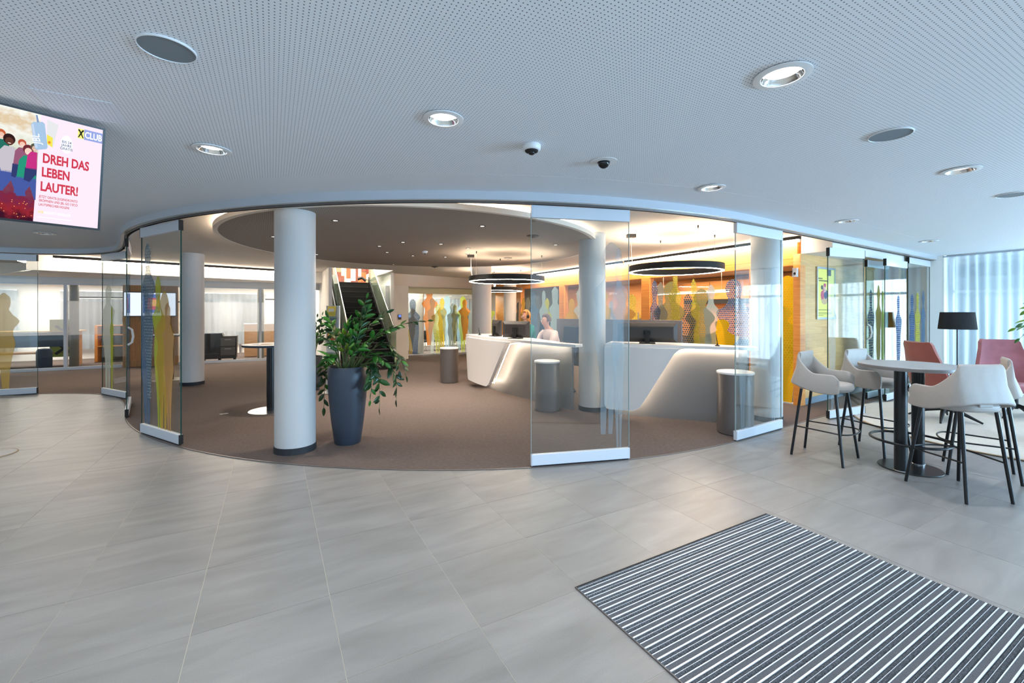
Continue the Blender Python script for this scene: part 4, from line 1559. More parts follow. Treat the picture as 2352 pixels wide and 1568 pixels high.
# ------------------------------------------------------------------ people behind the left desk
def seated_person(label, x, y, zseat, face, mats, hair_long, headset=False, lean=0.10):
    """face: heading angle; local +x is forward. One continuous skinned body; clothes, hair and face details are its children."""
    t = thing('person', label, 'person', (x, y, 0.006), face)
    zs = zseat
    V, E, RR = [], [], []

    def vert(p, r, link=None):
        V.append(p)
        RR.append(r)
        if link is not None:
            E.append((link, len(V) - 1))
        return len(V) - 1
    pel = vert((0, 0, zs + 0.10), 0.13)
    wai = vert((0.02, 0, zs + 0.26), 0.12, pel)
    che = vert((0.03 + lean * 0.4, 0, zs + 0.44), 0.135, wai)
    shb = vert((0.04 + lean * 0.6, 0, zs + 0.56), 0.08, che)
    nec = vert((0.05 + lean * 0.8, 0, zs + 0.64), 0.052, shb)
    hd1 = vert((0.07 + lean, 0, zs + 0.71), 0.062, nec)
    hd2 = vert((0.075 + lean, 0, zs + 0.775), 0.085, hd1)
    hd3 = vert((0.065 + lean, 0, zs + 0.84), 0.078, hd2)
    vert((0.06 + lean, 0, zs + 0.875), 0.05, hd3)
    for s in (1, -1):
        sh = vert((0.04 + lean * 0.6, s * 0.165, zs + 0.53), 0.058, shb)
        el = vert((0.12 + lean, s * 0.235, zs + 0.30), 0.042, sh)
        wr = vert((0.36, s * 0.16, zs + 0.245), 0.026, el)
        pm = vert((0.43, s * 0.145, zs + 0.235), 0.026, wr)
        for q, (dy, l1) in enumerate(((0.028, 0.055), (0.010, 0.065), (-0.008, 0.062), (-0.026, 0.05))):
            a = vert((0.46, s * 0.145 + dy, zs + 0.238), 0.009, pm)
            b = vert((0.46 + l1 * 0.6, s * 0.145 + dy * 1.2, zs + 0.236), 0.008, a)
            vert((0.46 + l1, s * 0.145 + dy * 1.25, zs + 0.222), 0.007, b)
        a = vert((0.41, s * 0.145 - s * 0.035, zs + 0.228), 0.010, pm)
        vert((0.445, s * 0.145 - s * 0.055, zs + 0.222), 0.008, a)
        hp = vert((0.03, s * 0.09, zs + 0.08), 0.095, pel)
        kn = vert((0.43, s * 0.11, zs + 0.06), 0.062, hp)
        an = vert((0.40, s * 0.11, zs - 0.36), 0.04, kn)
        vert((0.52, s * 0.12, zs - 0.40), 0.032, an)
    me = bpy.data.meshes.new('body')
    me.from_pydata(V, E, [])
    o = bpy.data.objects.new('body', me)
    COL.objects.link(o)
    o.parent = t
    sk = o.modifiers.new('skin', 'SKIN')
    for i, sv in enumerate(me.skin_vertices[0].data):
        sv.radius = (RR[i], RR[i])
    me.skin_vertices[0].data[0].use_root = True
    ss = o.modifiers.new('sub', 'SUBSURF')
    ss.levels = ss.render_levels = 2
    me.materials.append(M['skin'])
    hx, hz = 0.075 + lean, zs + 0.775
    # face
    MB().ball((hx + 0.092, 0, hz - 0.012), (0.016, 0.012, 0.024), 8, 6).build('nose', M['skin'], t, smooth=60)
    for s in (1, -1):
        MB().ball((hx + 0.078, s * 0.032, hz + 0.012), (0.010, 0.014, 0.008), 8, 6).build('eye', M['paper'], t, smooth=60)
        MB().ball((hx + 0.086, s * 0.032, hz + 0.012), (0.004, 0.006, 0.006), 6, 5).build('pupil', M['lens'], t, smooth=60)
        MB().ball((hx - 0.005, s * 0.085, hz - 0.005), (0.018, 0.010, 0.03), 8, 6).build('ear', M['skin'], t, smooth=60)
        MB().ball((hx + 0.08, s * 0.032, hz + 0.033), (0.008, 0.018, 0.004), 8, 5).build('eyebrow', mats['hair'], t, smooth=60)
    MB().ball((hx + 0.078, 0, hz - 0.052), (0.012, 0.024, 0.007), 8, 6).build('mouth', mat('lips', C(180, 90, 84), 0.5), t, smooth=60)
    # hair: a cap open towards the face
    rings = []
    for j in range(9):
        a = lerp(PI / 2 - 0.02, -0.55 if hair_long else -0.15, j / 8)
        ring = []
        for k in range(20):
            b = 2 * PI * k / 20
            cx_ = math.cos(b)
            rr = 0.113
            xx = hx - 0.012 + rr * math.cos(a) * cx_
            if a < 0.55 and cx_ > 0.25:
                xx = hx - 0.012 + rr * math.cos(a) * 0.25
            ring.append((xx, rr * 0.93 * math.cos(a) * math.sin(b), hz + 0.020 + 0.142 * math.sin(a)))
        rings.append(ring)
    if hair_long:
        for dz, kx in ((-0.10, 0.95), (-0.16, 0.9), (-0.21, 0.6)):
            ring = []
            for k in range(20):
                b = 2 * PI * k / 20
                xx = hx - 0.03 + 0.095 * kx * min(math.cos(b), 0.1)
                ring.append((xx, 0.098 * kx * math.sin(b), hz + dz))
            rings.append(ring)
    MB().loft(rings).build('hair', mats['hair'], t, smooth=70)
    # top: torso and sleeves
    rings = []
    for (cx_, cz, rx_, ry_) in ((0.0, zs + 0.05, 0.155, 0.19), (0.02, zs + 0.22, 0.135, 0.165), (0.03 + lean * .4, zs + 0.42, 0.145, 0.19), (0.04 + lean * .55, zs + 0.53, 0.115, 0.20),
                                (0.045 + lean * .65, zs + 0.585, 0.085, 0.14), (0.05 + lean * .75, zs + 0.62, 0.068, 0.075)):
        rings.append([(cx_ + rx_ * math.cos(2 * PI * k / 20), ry_ * math.sin(2 * PI * k / 20), cz) for k in range(20)])
    MB().loft(rings).build('sweater', mats['top'], t, smooth=70)
    for s in (1, -1):
        MB().tube([(0.04 + lean * 0.6, s * 0.15, zs + 0.55), (0.05 + lean * .7, s * 0.20, zs + 0.50), (0.12 + lean, s * 0.24, zs + 0.30), (0.34, s * 0.165, zs + 0.25)], [0.075, 0.078, 0.058, 0.042], 14).build('sleeve', mats['top'], t, smooth=70)
        MB().tube([(0.0, s * 0.09, zs + 0.09), (0.2, s * 0.1, zs + 0.075), (0.45, s * 0.11, zs + 0.06), (0.42, s * 0.11, zs - 0.1), (0.40, s * 0.11, zs - 0.36)], [0.11, 0.098, 0.078, 0.065, 0.055], 14).build('trouser_leg', M['navy_seat'], t, smooth=70)
        MB().ball((0.47, s * 0.12, zs - 0.402), (0.12, 0.045, 0.042), 12, 8).build('shoe', M['blackmatt'], t, smooth=70)
    if headset:
        MB().tube([(hx - 0.01, 0.108 * math.cos(a), hz + 0.02 + 0.122 * math.sin(a)) for a in [lerp(-0.1, PI + 0.1, k / 14) for k in range(15)]], 0.008, 6).build('headset_band', M['blackmatt'], t, smooth=60)
        for s in (1, -1):
            MB().ball((hx - 0.01, s * 0.108, hz), (0.034, 0.018, 0.04), 12, 8).build('ear_cup', M['blackmatt'], t, smooth=60)
        MB().tube([(hx - 0.01, 0.115, hz - 0.02), (hx + 0.06, 0.10, hz - 0.06), (hx + 0.10, 0.05, hz - 0.065)], 0.004, 6).build('microphone', M['blackmatt'], t)
    return t


def office_chair(label, x, y, z, face):
    t = thing('office_chair', label, 'chair', (x, y, 0.006), face, 'office chairs behind the left desk')
    MB().cbox((0.02, 0, z - 0.035), (0.46, 0.46, 0.07)).build('seat', M['navy_seat'], t, bev=0.02)
    MB().cbox((-0.25, 0, z + 0.36), (0.05, 0.44, 0.62), ry=R(-6)).build('backrest', M['navy_seat'], t, bev=0.02)
    MB().tube([(-0.21, 0, z - 0.05), (-0.27, 0, z + 0.2)], 0.02, 8).build('back_bracket', M['blackmatt'], t)
    MB().tube([(0, 0, 0.10), (0, 0, z - 0.07)], 0.03, 10).build('gas_lift', M['blackmatt'], t)
    for k in range(5):
        a = 2 * PI * k / 5
        MB().tube([(0, 0, 0.11), (0.28 * math.cos(a), 0.28 * math.sin(a), 0.07)], [0.025, 0.016], 8).build('base_leg', M['blackmatt'], t)
        MB().ball((0.28 * math.cos(a), 0.28 * math.sin(a), 0.03), 0.03, 10, 6).build('caster', M['blackmatt'], t, smooth=60)
    return t


HA = mat('blonde_hair', C(196, 134, 74), 0.6, noise=0.25, nscale=30, stretch=(1, 1, 0.2))
HB = mat('brown_hair', C(92, 72, 68), 0.6, noise=0.25, nscale=30, stretch=(1, 1, 0.2))
seated_person('person with blonde hair, black headset and teal top behind the monitors', 0.42, 9.72, 0.745, R(205), {'hair': HA, 'top': mat('teal_top', C(40, 140, 130), 0.8)}, True, headset=True, lean=0.06)
office_chair('navy office chair of the blonde person with the headset', 0.50, 9.78, 0.74, R(205))
seated_person('person with short brown hair in a pale pink cardigan at the left desk', 0.86, 8.72, 0.665, R(212), {'hair': HB, 'top': mat('pale_pink_knit', C(226, 200, 190), 0.85)}, False, lean=0.16)
office_chair('navy office chair of the person in the pink cardigan', 0.98, 8.80, 0.66, R(212))

# ------------------------------------------------------------------ planters with glossy leaves
leaf_mesh = {}


def leaf_me(m, key, L=0.098, Wd=0.046, fold=0.25):
    if key in leaf_mesh:
        return leaf_mesh[key]
    g = []
    for i in range(6):
        u = i / 5
        w = Wd * (math.sin(PI * min(1, u * 0.97 + 0.02)) ** 0.75) * (1 - 0.25 * u) + 0.0008
        z = -0.10 * L * u * u
        g.append([(u * L, -w / 2, z + fold * w / 2), (u * L, 0, z), (u * L, w / 2, z + fold * w / 2)])
    mb = MB()
    vs = [p for r in g for p in r]
    fs = []
    for i in range(5):
        for j in range(2):
            a = i * 3 + j
            fs.append([a, a + 3, a + 4, a + 1])
    o = mb.sheet([[Vector(p) for p in r] for r in g], 0.0012)
    me = bpy.data.meshes.new('leaf')
    me.from_pydata([tuple(p) for p in o.v], [], o.f)
    for q in me.polygons:
        q.use_smooth = True
    me.materials.append(m)
    leaf_mesh[key] = me
    return me


def frond(plant, p0, p1, p2, nleaf, mkeys, rnd, r0=0.011, start=0.3, L=1.0):
    """a bezier stem p0-p1-p2 with pairs of leaflets; stem is a part, leaflets its sub-parts"""
    P = [Vector(p0), Vector(p1), Vector(p2)]

    def B(t):
        return P[0] * (1 - t) ** 2 + P[1] * 2 * t * (1 - t) + P[2] * t * t

    def T(t):
        return ((P[1] - P[0]) * 2 * (1 - t) + (P[2] - P[1]) * 2 * t).normalized()
    n = 12
    st = MB().tube([B(k / n) for k in range(n + 1)], [lerp(r0, 0.002, k / n) for k in range(n + 1)], 6).build('stem', M['stem'], plant, smooth=60)
    for k in range(nleaf):
        t = lerp(start, 1.0, (k + 0.5) / nleaf)
        s = 1 if k % 2 else -1
        if k == nleaf - 1:
            t = 1.0
        b, d = B(t), T(t)
        side = d.cross(Vector((0, 0, 1)))
        if side.length < 0.2:
            side = Vector((math.cos(k), math.sin(k), 0))
        side.normalize()
        side = Matrix.Rotation(rnd.uniform(-0.7, 0.7), 3, d) @ side
        ang = R(rnd.uniform(30, 62)) if k < nleaf - 1 else 0.05
        x = (d * math.cos(ang) + side * s * math.sin(ang)).normalized()
        z = (d.cross(x)) * s
        if z.length < 0.1:
            z = side
        z.normalize()
        if z.z < 0:
            z = -z
        y = z.cross(x).normalized()
        z = x.cross(y)
        sc = L * rnd.uniform(0.75, 1.2) * (0.75 + 0.5 * math.sin(PI * min(1, (t - start) / (1 - start) * 0.9 + 0.1)))
        m = Matrix(((x.x, y.x, z.x, b.x), (x.y, y.y, z.y, b.y), (x.z, y.z, z.z, b.z), (0, 0, 0, 1))) @ Matrix.Scale(sc, 4)
        key = rnd.choice(mkeys)
        o = bpy.data.objects.new('leaf', leaf_me(M[key], key))
        COL.objects.link(o)
        o.parent = st
        o.matrix_basis = m
    return st


rnd = random.Random(21)
PX, PY = -2.06, 5.46
pot = thing('planter', 'tall tapered navy planter standing beside the white column', 'planter', (PX, PY, 0.006), 0)
MB().lathe([(0.0, 0.0), (0.150, 0.0), (0.158, 0.015), (0.19, 0.25), (0.222, 0.55), (0.236, 0.80), (0.236, 0.945), (0.228, 0.955), (0.212, 0.955), (0.208, 0.90), (0.0, 0.90)], 48).build('pot', M['planter'], pot, smooth=45)
plant = thing('potted_plant', 'lush glossy green plant with arching fronds in the navy planter', 'plant', (PX, PY, 0.907), 0)
MB().lathe([(0.0, -0.004), (0.205, -0.004), (0.205, 0.004), (0.0, 0.012)], 24).build('soil', M['soil'], plant)
LG = ['leaf', 'leaf', 'leaf_dark']
LL = ['leaf', 'leaf_lime', 'leaf']
LD = ['leaf_dark', 'leaf_dark', 'leaf']
fr_list = [
    # base offset, control, tip relative to the soil, leaves, palette
    ((0.02, 0.02, 0), (0.10, 0.02, 0.5), (0.24, -0.02, 0.90), 16, LG), ((0.06, -0.03, 0), (0.14, -0.08, 0.5), (0.29, -0.10, 0.76), 14, LG),
    ((-0.04, -0.04, 0), (-0.02, -0.08, 0.4), (0.06, -0.10, 0.62), 14, LL), ((-0.08, -0.03, 0), (-0.12, -0.02, 0.4), (-0.24, 0.0, 0.66), 13, LL),
    ((0.0, -0.08, 0), (0.02, -0.12, 0.3), (0.14, -0.14, 0.52), 12, LL), ((0.08, 0.04, 0), (0.28, 0.10, 0.60), (1.0, 0.02, 0.62), 17, LD),
    ((0.10, 0.0, 0), (0.52, -0.02, 0.66), (0.66, -0.06, 0.0), 15, LD), ((0.12, -0.04, 0), (0.46, -0.10, 0.34), (0.44, -0.14, -0.44), 17, LD),
    ((0.11, 0.05, 0), (0.60, 0.10, 0.48), (0.72, 0.05, -0.08), 15, LD), ((0.12, -0.02, 0), (0.40, -0.16, 0.22), (0.34, -0.18, -0.34), 13, LG),
    ((0.10, 0.06, 0), (0.66, 0.02, 0.32), (0.62, -0.04, -0.36), 14, LD), ((-0.10, 0.06, 0), (-0.36, 0.16, 0.30), (-0.36, 0.14, -0.50), 15, LD),
    ((-0.10, 0.05, 0), (-0.30, 0.14, 0.36), (-0.40, 0.17, -0.10), 13, LG), ((-0.09, 0.04, 0), (-0.28, 0.18, 0.5), (-0.50, 0.26, 0.34), 13, LD),
    ((-0.06, 0.06, 0), (-0.16, 0.14, 0.5), (-0.36, 0.28, 0.62), 12, LD), ((0.03, 0.08, 0), (0.08, 0.16, 0.55), (0.42, 0.24, 0.72), 13, LD),
    ((0.05, 0.03, 0), (0.22, 0.06, 0.45), (0.52, 0.02, 0.50), 13, LG), ((0.09, -0.06, 0), (0.30, -0.14, 0.35), (0.52, -0.18, 0.12), 13, LG),
    ((-0.02, 0.0, 0), (0.0, 0.0, 0.4), (0.12, 0.05, 0.66), 12, LG), ((-0.07, -0.07, 0), (-0.14, -0.18, 0.25), (-0.14, -0.24, 0.16), 10, LG), ((0.02, -0.1, 0), (0.12, -0.18, 0.3), (0.30, -0.2, 0.34), 10, LG),
]
for b, c, e, nl, pal in fr_list:
    frond(plant, b, c, e, nl, pal, rnd, L=1.22)

# second plant and a leaflet rack half hidden behind the front column
pot2 = thing('planter', 'dark planter half hidden behind the front white column', 'planter', (-4.2, 9.1, 0.006), 0)
MB().lathe([(0.0, 0.0), (0.16, 0.0), (0.2, 0.4), (0.22, 0.70), (0.205, 0.70), (0.2, 0.66), (0.0, 0.66)], 32).build('pot', M['planter'], pot2, smooth=45)
pl2 = thing('potted_plant', 'second dark green plant half hidden behind the front column', 'plant', (-4.2, 9.1, 0.667), 0)
MB().lathe([(0.0, -0.004), (0.19, -0.004), (0.19, 0.004), (0.0, 0.012)], 20).build('soil', M['soil'], pl2)
for k in range(12):
    a = 2 * PI * k / 12
    rr = rnd.uniform(0.15, 0.38)
    frond(pl2, (0.06 * math.cos(a), 0.06 * math.sin(a), 0), (0.15 * math.cos(a), 0.15 * math.sin(a), 0.5), (rr * math.cos(a), rr * math.sin(a), rnd.uniform(0.3, 0.9)), 9, LD, rnd, L=1.15)
rk = thing('leaflet_rack', 'white leaflet rack with coloured magazines behind the plant', 'rack', (-3.62, 8.7, 0.006), R(-20))
MB().box(-0.16, 0.05, 0.0, 0.16, 0.08, 1.75).build('back_panel', M['plastic_white'], rk)
MB().box(-0.2, -0.15, 0, 0.2, 0.15, 0.02).build('base', M['steel'], rk)
mcols = [C(226, 190, 60), C(220, 220, 214), C(214, 120, 70), C(90, 110, 140), C(236, 210, 90)]
for i in range(5):
    z = 0.55 + i * 0.24
    MB().cbox((0, -0.01, z), (0.31, 0.012, 0.05), rx=R(-12)).build('shelf', M['glass_green'], rk)
    mg = thing('magazine', 'magazine with a %s cover in the leaflet rack, %s shelf' % (('yellow', 'white', 'orange', 'slate blue', 'golden')[i], ('lowest', 'second lowest', 'middle', 'second highest', 'highest')[i]), 'magazine', (-3.62, 8.7, 0.006 + z), R(-20), 'magazines in the leaflet rack')
    MB().cbox((0, 0.015, 0.13), (0.21, 0.006, 0.2), rx=R(-12)).build('cover', mat('magazine_%d' % i, mcols[i], 0.4), mg)
    MB().cbox((0.0, 0.0095, 0.15), (0.14, 0.002, 0.06), rx=R(-12)).build('cover_picture', mat('magazine_pic_%d' % i, mcols[(i + 2) % 5], 0.4), mg)

# ------------------------------------------------------------------ advertising screen, top left
tv = thing('wall_screen', 'large tilted advertising screen under the ceiling at left', 'screen', (-2.68, 2.87, 2.85), 0)
tv.rotation_euler = Matrix((Vector((0.5878, 0.809, 0)), Vector((-0.809 * 0.975, 0.5878 * 0.975, 0.2233)), Vector((0.1804, -0.1311, 0.975)))).transposed().to_euler()
TW, THH = 1.20, 0.672
MB().box(-TW, 0.0, -THH, 0, 0.045, 0).build('housing', M['black'], tv, bev=0.003)
MB().box(-TW, -0.004, -THH, -TW + 0.012, -0.0005, 0).box(-0.012, -0.004, -THH, 0, -0.0005, 0).box(-TW + 0.012, -0.004, -0.012, -0.012, -0.0005, 0).box(-TW + 0.012, -0.004, -THH, -0.012, -0.0005, -THH + 0.014).build('bezel', M['black'], tv)


def scr(name, col, st=1.0):
    return emission(name, col, st)


SCR = {}


def sc(r, g, b, k=1.0):
    k *= 0.60
    key = (r, g, b, k)
    if key not in SCR:
        SCR[key] = emission('screen_%d_%d_%d' % (r, g, b), C(r, g, b), k)
    return SCR[key]


MB().box(-TW + 0.012, -0.0008, -THH + 0.014, -0.012, -0.0003, -0.012).build('display', sc(244, 226, 240, 1.05), tv)


def flat(name, pts, m, y, par=None):
    if name.startswith('pictured_') and name[9:] in ('torso', 'legs', 'hair', 'face'):
        pts = clip_x(pts, -TW + 0.013, -0.300)
        if len(pts) < 3:
            return
    MB().slab_xz(pts, y - 0.0002, y).build(name, m, par or tv)


def ell(x, z, a, b, n=16, rot=0.0):
    c, s = math.cos(rot), math.sin(rot)
    return [(x + a * math.cos(2 * PI * k / n) * c - b * math.sin(2 * PI * k / n) * s, z + a * math.cos(2 * PI * k / n) * s + b * math.sin(2 * PI * k / n) * c) for k in range(n)]


# the photo on the screen: a group of young people by a fire, as flat colour patches
ph, t_, out_ = nt('screen_photo')
e_ = N(t_, 'ShaderNodeEmission')
tc_ = N(t_, 'ShaderNodeTexCoord')
sp_ = N(t_, 'ShaderNodeSeparateXYZ')
t_.links.new(tc_.outputs['Object'], sp_.inputs[0])
mr_ = N(t_, 'ShaderNodeMapRange')
mr_.inputs[1].default_value = -0.658
mr_.inputs[2].default_value = -0.012
t_.links.new(sp_.outputs[2], mr_.inputs[0])
ns_ = N(t_, 'ShaderNodeTexNoise')
ns_.inputs['Scale'].default_value = 26
ns_.inputs['Detail'].default_value = 5
t_.links.new(tc_.outputs['Object'], ns_.inputs['Vector'])
fz_ = math_node(t_, 'ADD', mr_.outputs[0], math_node(t_, 'MULTIPLY_ADD', ns_.outputs[0], 0.30, -0.15))
cr_ = N(t_, 'ShaderNodeValToRGB')
els = cr_.color_ramp.elements
els[0].position = 0.0
els[0].color = C(60, 20, 40)
els[1].position = 1.0
els[1].color = C(244, 246, 240)
for p_, c_ in ((0.10, C(150, 40, 50)), (0.2, C(120, 40, 70)), (0.32, C(120, 70, 90)), (0.40, C(90, 50, 60)), (0.5, C(150, 130, 120)), (0.66, C(214, 220, 200)), (0.80, C(240, 240, 232)), (0.90, C(220, 196, 160))):
    q_ = els.new(p_)
    q_.color = c_
t_.links.new(fz_, cr_.inputs[0])
t_.links.new(cr_.outputs[0], e_.inputs[0])
e_.inputs[1].default_value = 0.60
t_.links.new(e_.outputs[0], out_.inputs[0])
flat('picture', [(-TW + 0.012, -0.658), (-0.307, -0.658), (-0.290, -0.012), (-TW + 0.012, -0.012)], ph, -0.0010)
people = [
    # x, head z, hair, skin, top, scale
    (-0.445, -0.175, (196, 96, 60), (236, 190, 170), (40, 110, 100), 0.9), (-0.413, -0.20, (50, 28, 30), (96, 56, 46), (196, 190, 200), 1.15),
    (-0.362, -0.205, (190, 90, 70), (240, 196, 180), (150, 90, 120), 0.8), (-0.337, -0.238, (110, 44, 54), (240, 206, 190), (40, 150, 120), 1.05),
    (-0.312, -0.215, (90, 90, 70), (220, 180, 160), (196, 50, 130), 0.8), (-0.50, -0.20, (90, 60, 40), (230, 190, 170), (60, 90, 160), 1.1),
    (-0.57, -0.19, (60, 40, 40), (220, 180, 160), (200, 160, 60), 1.1), (-0.65, -0.2, (120, 70, 40), (230, 190, 170), (170, 60, 60), 1.15)]
for i, (x, z, h, s, tp, k) in enumerate(people):
    y = -0.0013 - i * 0.0007
    flat('pictured_torso', [(x - 0.016 * k, z - 0.03 * k), (x + 0.016 * k, z - 0.03 * k), (x + 0.036 * k, z - 0.06 * k), (x + 0.042 * k, z - 0.16 * k), (x - 0.042 * k, z - 0.16 * k), (x - 0.034 * k, z - 0.06 * k)], sc(*tp), y)
    flat('pictured_legs', [(x - 0.045 * k, z - 0.155 * k), (x + 0.05 * k, z - 0.15 * k), (x + 0.062 * k, z - 0.27 * k), (x + 0.03 * k, z - 0.275 * k), (x + 0.01 * k, z - 0.2 * k), (x - 0.02 * k, z - 0.26 * k), (x - 0.05 * k, z - 0.25 * k)], sc(70, 90, 160) if i % 2 else sc(50, 60, 110), y)
    flat('pictured_hair', ell(x, z + 0.006 * k, 0.021 * k, 0.027 * k), sc(*h), y - 0.0002)
    flat('pictured_face', ell(x + 0.001, z - 0.005 * k, 0.0145 * k, 0.02 * k), sc(*s), y - 0.0004)
    flat('pictured_smile', ell(x + 0.001, z - 0.014 * k, 0.006 * k, 0.002 * k, 10), sc(250, 240, 236), y - 0.0006)
rr_ = random.Random(4)
for k in range(40):
    x = rr_.uniform(-0.62, -0.315)
    z = rr_.uniform(-0.645, -0.54)
    flat('pictured_spark', ell(x, z, 0.0025, 0.0025, 6), sc(255, 170, 110), -0.008)
# speaker and card
flat('pictured_speaker', [(-0.330, -0.080), (-0.322, -0.066), (-0.283, -0.052), (-0.274, -0.060), (-0.258, -0.196), (-0.264, -0.208), (-0.304, -0.224), (-0.312, -0.214)], sc(166, 196, 226), -0.0082)
flat('pictured_speaker', [(-0.328, -0.082), (-0.320, -0.074), (-0.300, -0.210), (-0.309, -0.214)], sc(196, 214, 236), -0.0086)
flat('pictured_strap', [(-0.312, -0.02), (-0.305, -0.02), (-0.298, -0.06), (-0.306, -0.062)], sc(120, 150, 190), -0.0086)
o = text('lettering', 'JBL', 0.045, sc(244, 246, 250), tv, -0.288, -0.185, -0.0092, 'LEFT', bold=0.0006)
o.rotation_euler = (R(90), R(-98), 0)
flat('pictured_card', [(-0.264, -0.031), (-0.215, -0.048), (-0.235, -0.192), (-0.262, -0.176)], sc(226, 228, 230), -0.0078)
flat('pictured_card', [(-0.2635, -0.12), (-0.238, -0.132), (-0.238, -0.190), (-0.261, -0.176)], sc(240, 226, 90), -0.0080)
flat('pictured_card', ell(-0.252, -0.164, 0.006, 0.008), sc(236, 140, 50), -0.0083)
flat('bubble', ell(-0.176, -0.154, 0.027, 0.054, 24), sc(252, 252, 255, 1.1), -0.0012)
BLUE = sc(70, 96, 140)
for k, s_ in enumerate(('BIS 24', 'JAHRE', 'GRATIS')):
    text('lettering', s_, 0.0215, BLUE, tv, -0.176, -0.148 - 0.0205 * k, -0.002, 'CENTER', 0.78, 0.0002)
RED = sc(206, 62, 84)
for s_, z, x in (('DREH DAS', -0.290, -0.2775), ('LEBEN', -0.374, -0.2795), ('LAUTER!', -0.462, -0.2825)):
    text('lettering', s_, 0.078, RED, tv, x, z, -0.002, 'LEFT', 0.565, 0.0026)
for s_, z in (('JETZT GRATIS JUGENDKONTO', -0.507), ('ERÖFFNEN UND JBL GO 3 ECO', -0.531), ('LAUTSPRECHER HOLEN!', -0.556)):
    text('lettering', s_, 0.0215, RED, tv, -0.286, z, -0.002, 'LEFT', 0.575, 0.0002)
text('lettering', 'WIR', 0.022, sc(240, 232, 130), tv, -0.289, -0.603, -0.002, 'LEFT', 0.6, 0.0003)
text('lettering', "MACHT'S MÖGLICH", 0.022, sc(254, 252, 255, 1.15), tv, -0.262, -0.603, -0.002, 'LEFT', 0.6, 0.0003)
flat('small_print', [(-0.29, -0.629), (-0.14, -0.629), (-0.14, -0.625), (-0.29, -0.625)], sc(252, 248, 253, 1.12), -0.0012)
flat('emblem_field', [(-0.128, -0.098), (-0.100, -0.098), (-0.100, -0.038), (-0.128, -0.038)], sc(240, 240, 130), -0.0012)
EMB = sc(40, 42, 34)
for s in (1, -1):
    cx_, cz_ = -0.114, -0.068
    bar = [(-0.013, -0.024), (-0.009, -0.026), (0.009, 0.014), (0.0125, 0.016), (0.013, 0.024), (0.008, 0.026), (0.004, 0.020), (-0.004, 0.002)]
    flat('emblem_bar', [(cx_ + s * x, cz_ + z) for x, z in (bar if s > 0 else bar[::-1])], EMB, -0.0016 - 0.0003 * (s > 0))
flat('club_field', [(-0.0995, -0.100), (-0.0125, -0.100), (-0.0125, -0.036), (-0.0995, -0.036)], sc(150, 166, 226), -0.0012)
text('lettering', 'CLUB', 0.055, sc(252, 252, 255, 1.1), tv, -0.0965, -0.087, -0.002, 'LEFT', 0.60, 0.0015)
MB().tube([(-0.6, 0.046, -0.08), (-0.6, 0.16, 0.06)], 0.03, 10).build('ceiling_arm', M['black'], tv)

# ------------------------------------------------------------------ entrance hall ceiling fittings
def downlight(label, x, y, r, lit, z=ZC):
    t = thing('downlight', label, 'light', (x, y, z), 0, 'round downlights in the perforated ceiling')
    MB().lathe([(r, -0.0005), (r, -0.006), (r * 0.80, -0.010), (r * 0.74, -0.010), (r * 0.72, -0.004)], 40, caps=False).build('trim_ring', M['plastic_white'], t, smooth=50)
    MB().lathe([(r * 0.71, -0.006), (r * 0.67, 0.008), (r * 0.61, 0.022), (r * 0.60, 0.026)], 40, caps=False).build('reflector', M['chrome'], t, smooth=50)
    MB().lathe([(0.0, 0.020), (r * 0.60, 0.022), (r * 0.60, 0.027), (0.0, 0.027)], 24, caps=False).build('lamp', M['lamp_cool'] if lit else M['lamp_dim'], t)
    MB().lathe([(r * 0.735, -0.004), (r * 0.735, 0.075), (0.001, 0.078)], 32, caps=False).build('housing', M['plastic_white'], t)
    d = bpy.data.lights.new('downlight_beam', 'SPOT')
    d.energy = 72 if lit else 50
    d.color = (0.93, 0.96, 1.0)
    d.spot_size = R(128)
    d.spot_blend = 0.9
    d.shadow_soft_size = 0.07
    lo = bpy.data.objects.new('downlight_beam', d)
    COL.objects.link(lo)
    lo.parent = t
    lo.location = (0, 0, -0.012)
    return t



# further downlights of the same hall, above and behind the viewer
DL_BACK = [(-1.9, 0.6), (1.3, 0.3), (4.4, 1.0), (-4.9, 1.4), (7.6, 2.6), (0.0, -2.2), (4.0, -1.8), (-4.0, -1.8), (-5.4, 4.3), (7.4, 5.2)]
M['lamp_dim'] = emission('downlight_lamp_dim', (1, 0.97, 0.92, 1), 1.6)
DLS = [(1.409, 2.271, 0.135, 1, 'largest bright downlight at the top right of the ceiling'), (-0.438, 2.782, 0.128, 1, 'bright downlight left of the white dome camera'),
       (-2.279, 3.306, 0.128, 1, 'downlight beside the advertising screen'), (1.985, 4.331, 0.128, 1, 'downlight above the right glass door leaf'),
       (3.913, 3.797, 0.132, 0, 'downlight between the two grey speakers at right'), (4.571, 5.942, 0.128, 0, 'downlight above the bar table toward the track'),
       (7.32, 7.64, 0.128, 0, 'downlight nearest the curtain'), (-7.37, 6.871, 0.128, 0, 'downlight below the advertising screen at left')]


# openings in the perforated board for the recessed fittings are cut as one boolean cutter per ceiling
def cut(target, discs, z):
    mb = MB()
    for x, y, r in discs:
        mb.lathe([(r, -0.02), (r, 0.2)], 32, (x, y, z))
    me = bpy.data.meshes.new('cutter')
    me.from_pydata(mb.v, [], mb.f)
    c = bpy.data.objects.new('cutter', me)
    COL.objects.link(c)
    bm_ = target.modifiers.new('holes', 'BOOLEAN')
    bm_.object = c
    bm_.operation = 'DIFFERENCE'
    bm_.solver = 'EXACT'
    dg = bpy.context.evaluated_depsgraph_get()
    dg.update()
    new = bpy.data.meshes.new_from_object(target.evaluated_get(dg))
    target.modifiers.clear()
    target.data = new
    bpy.data.objects.remove(c)


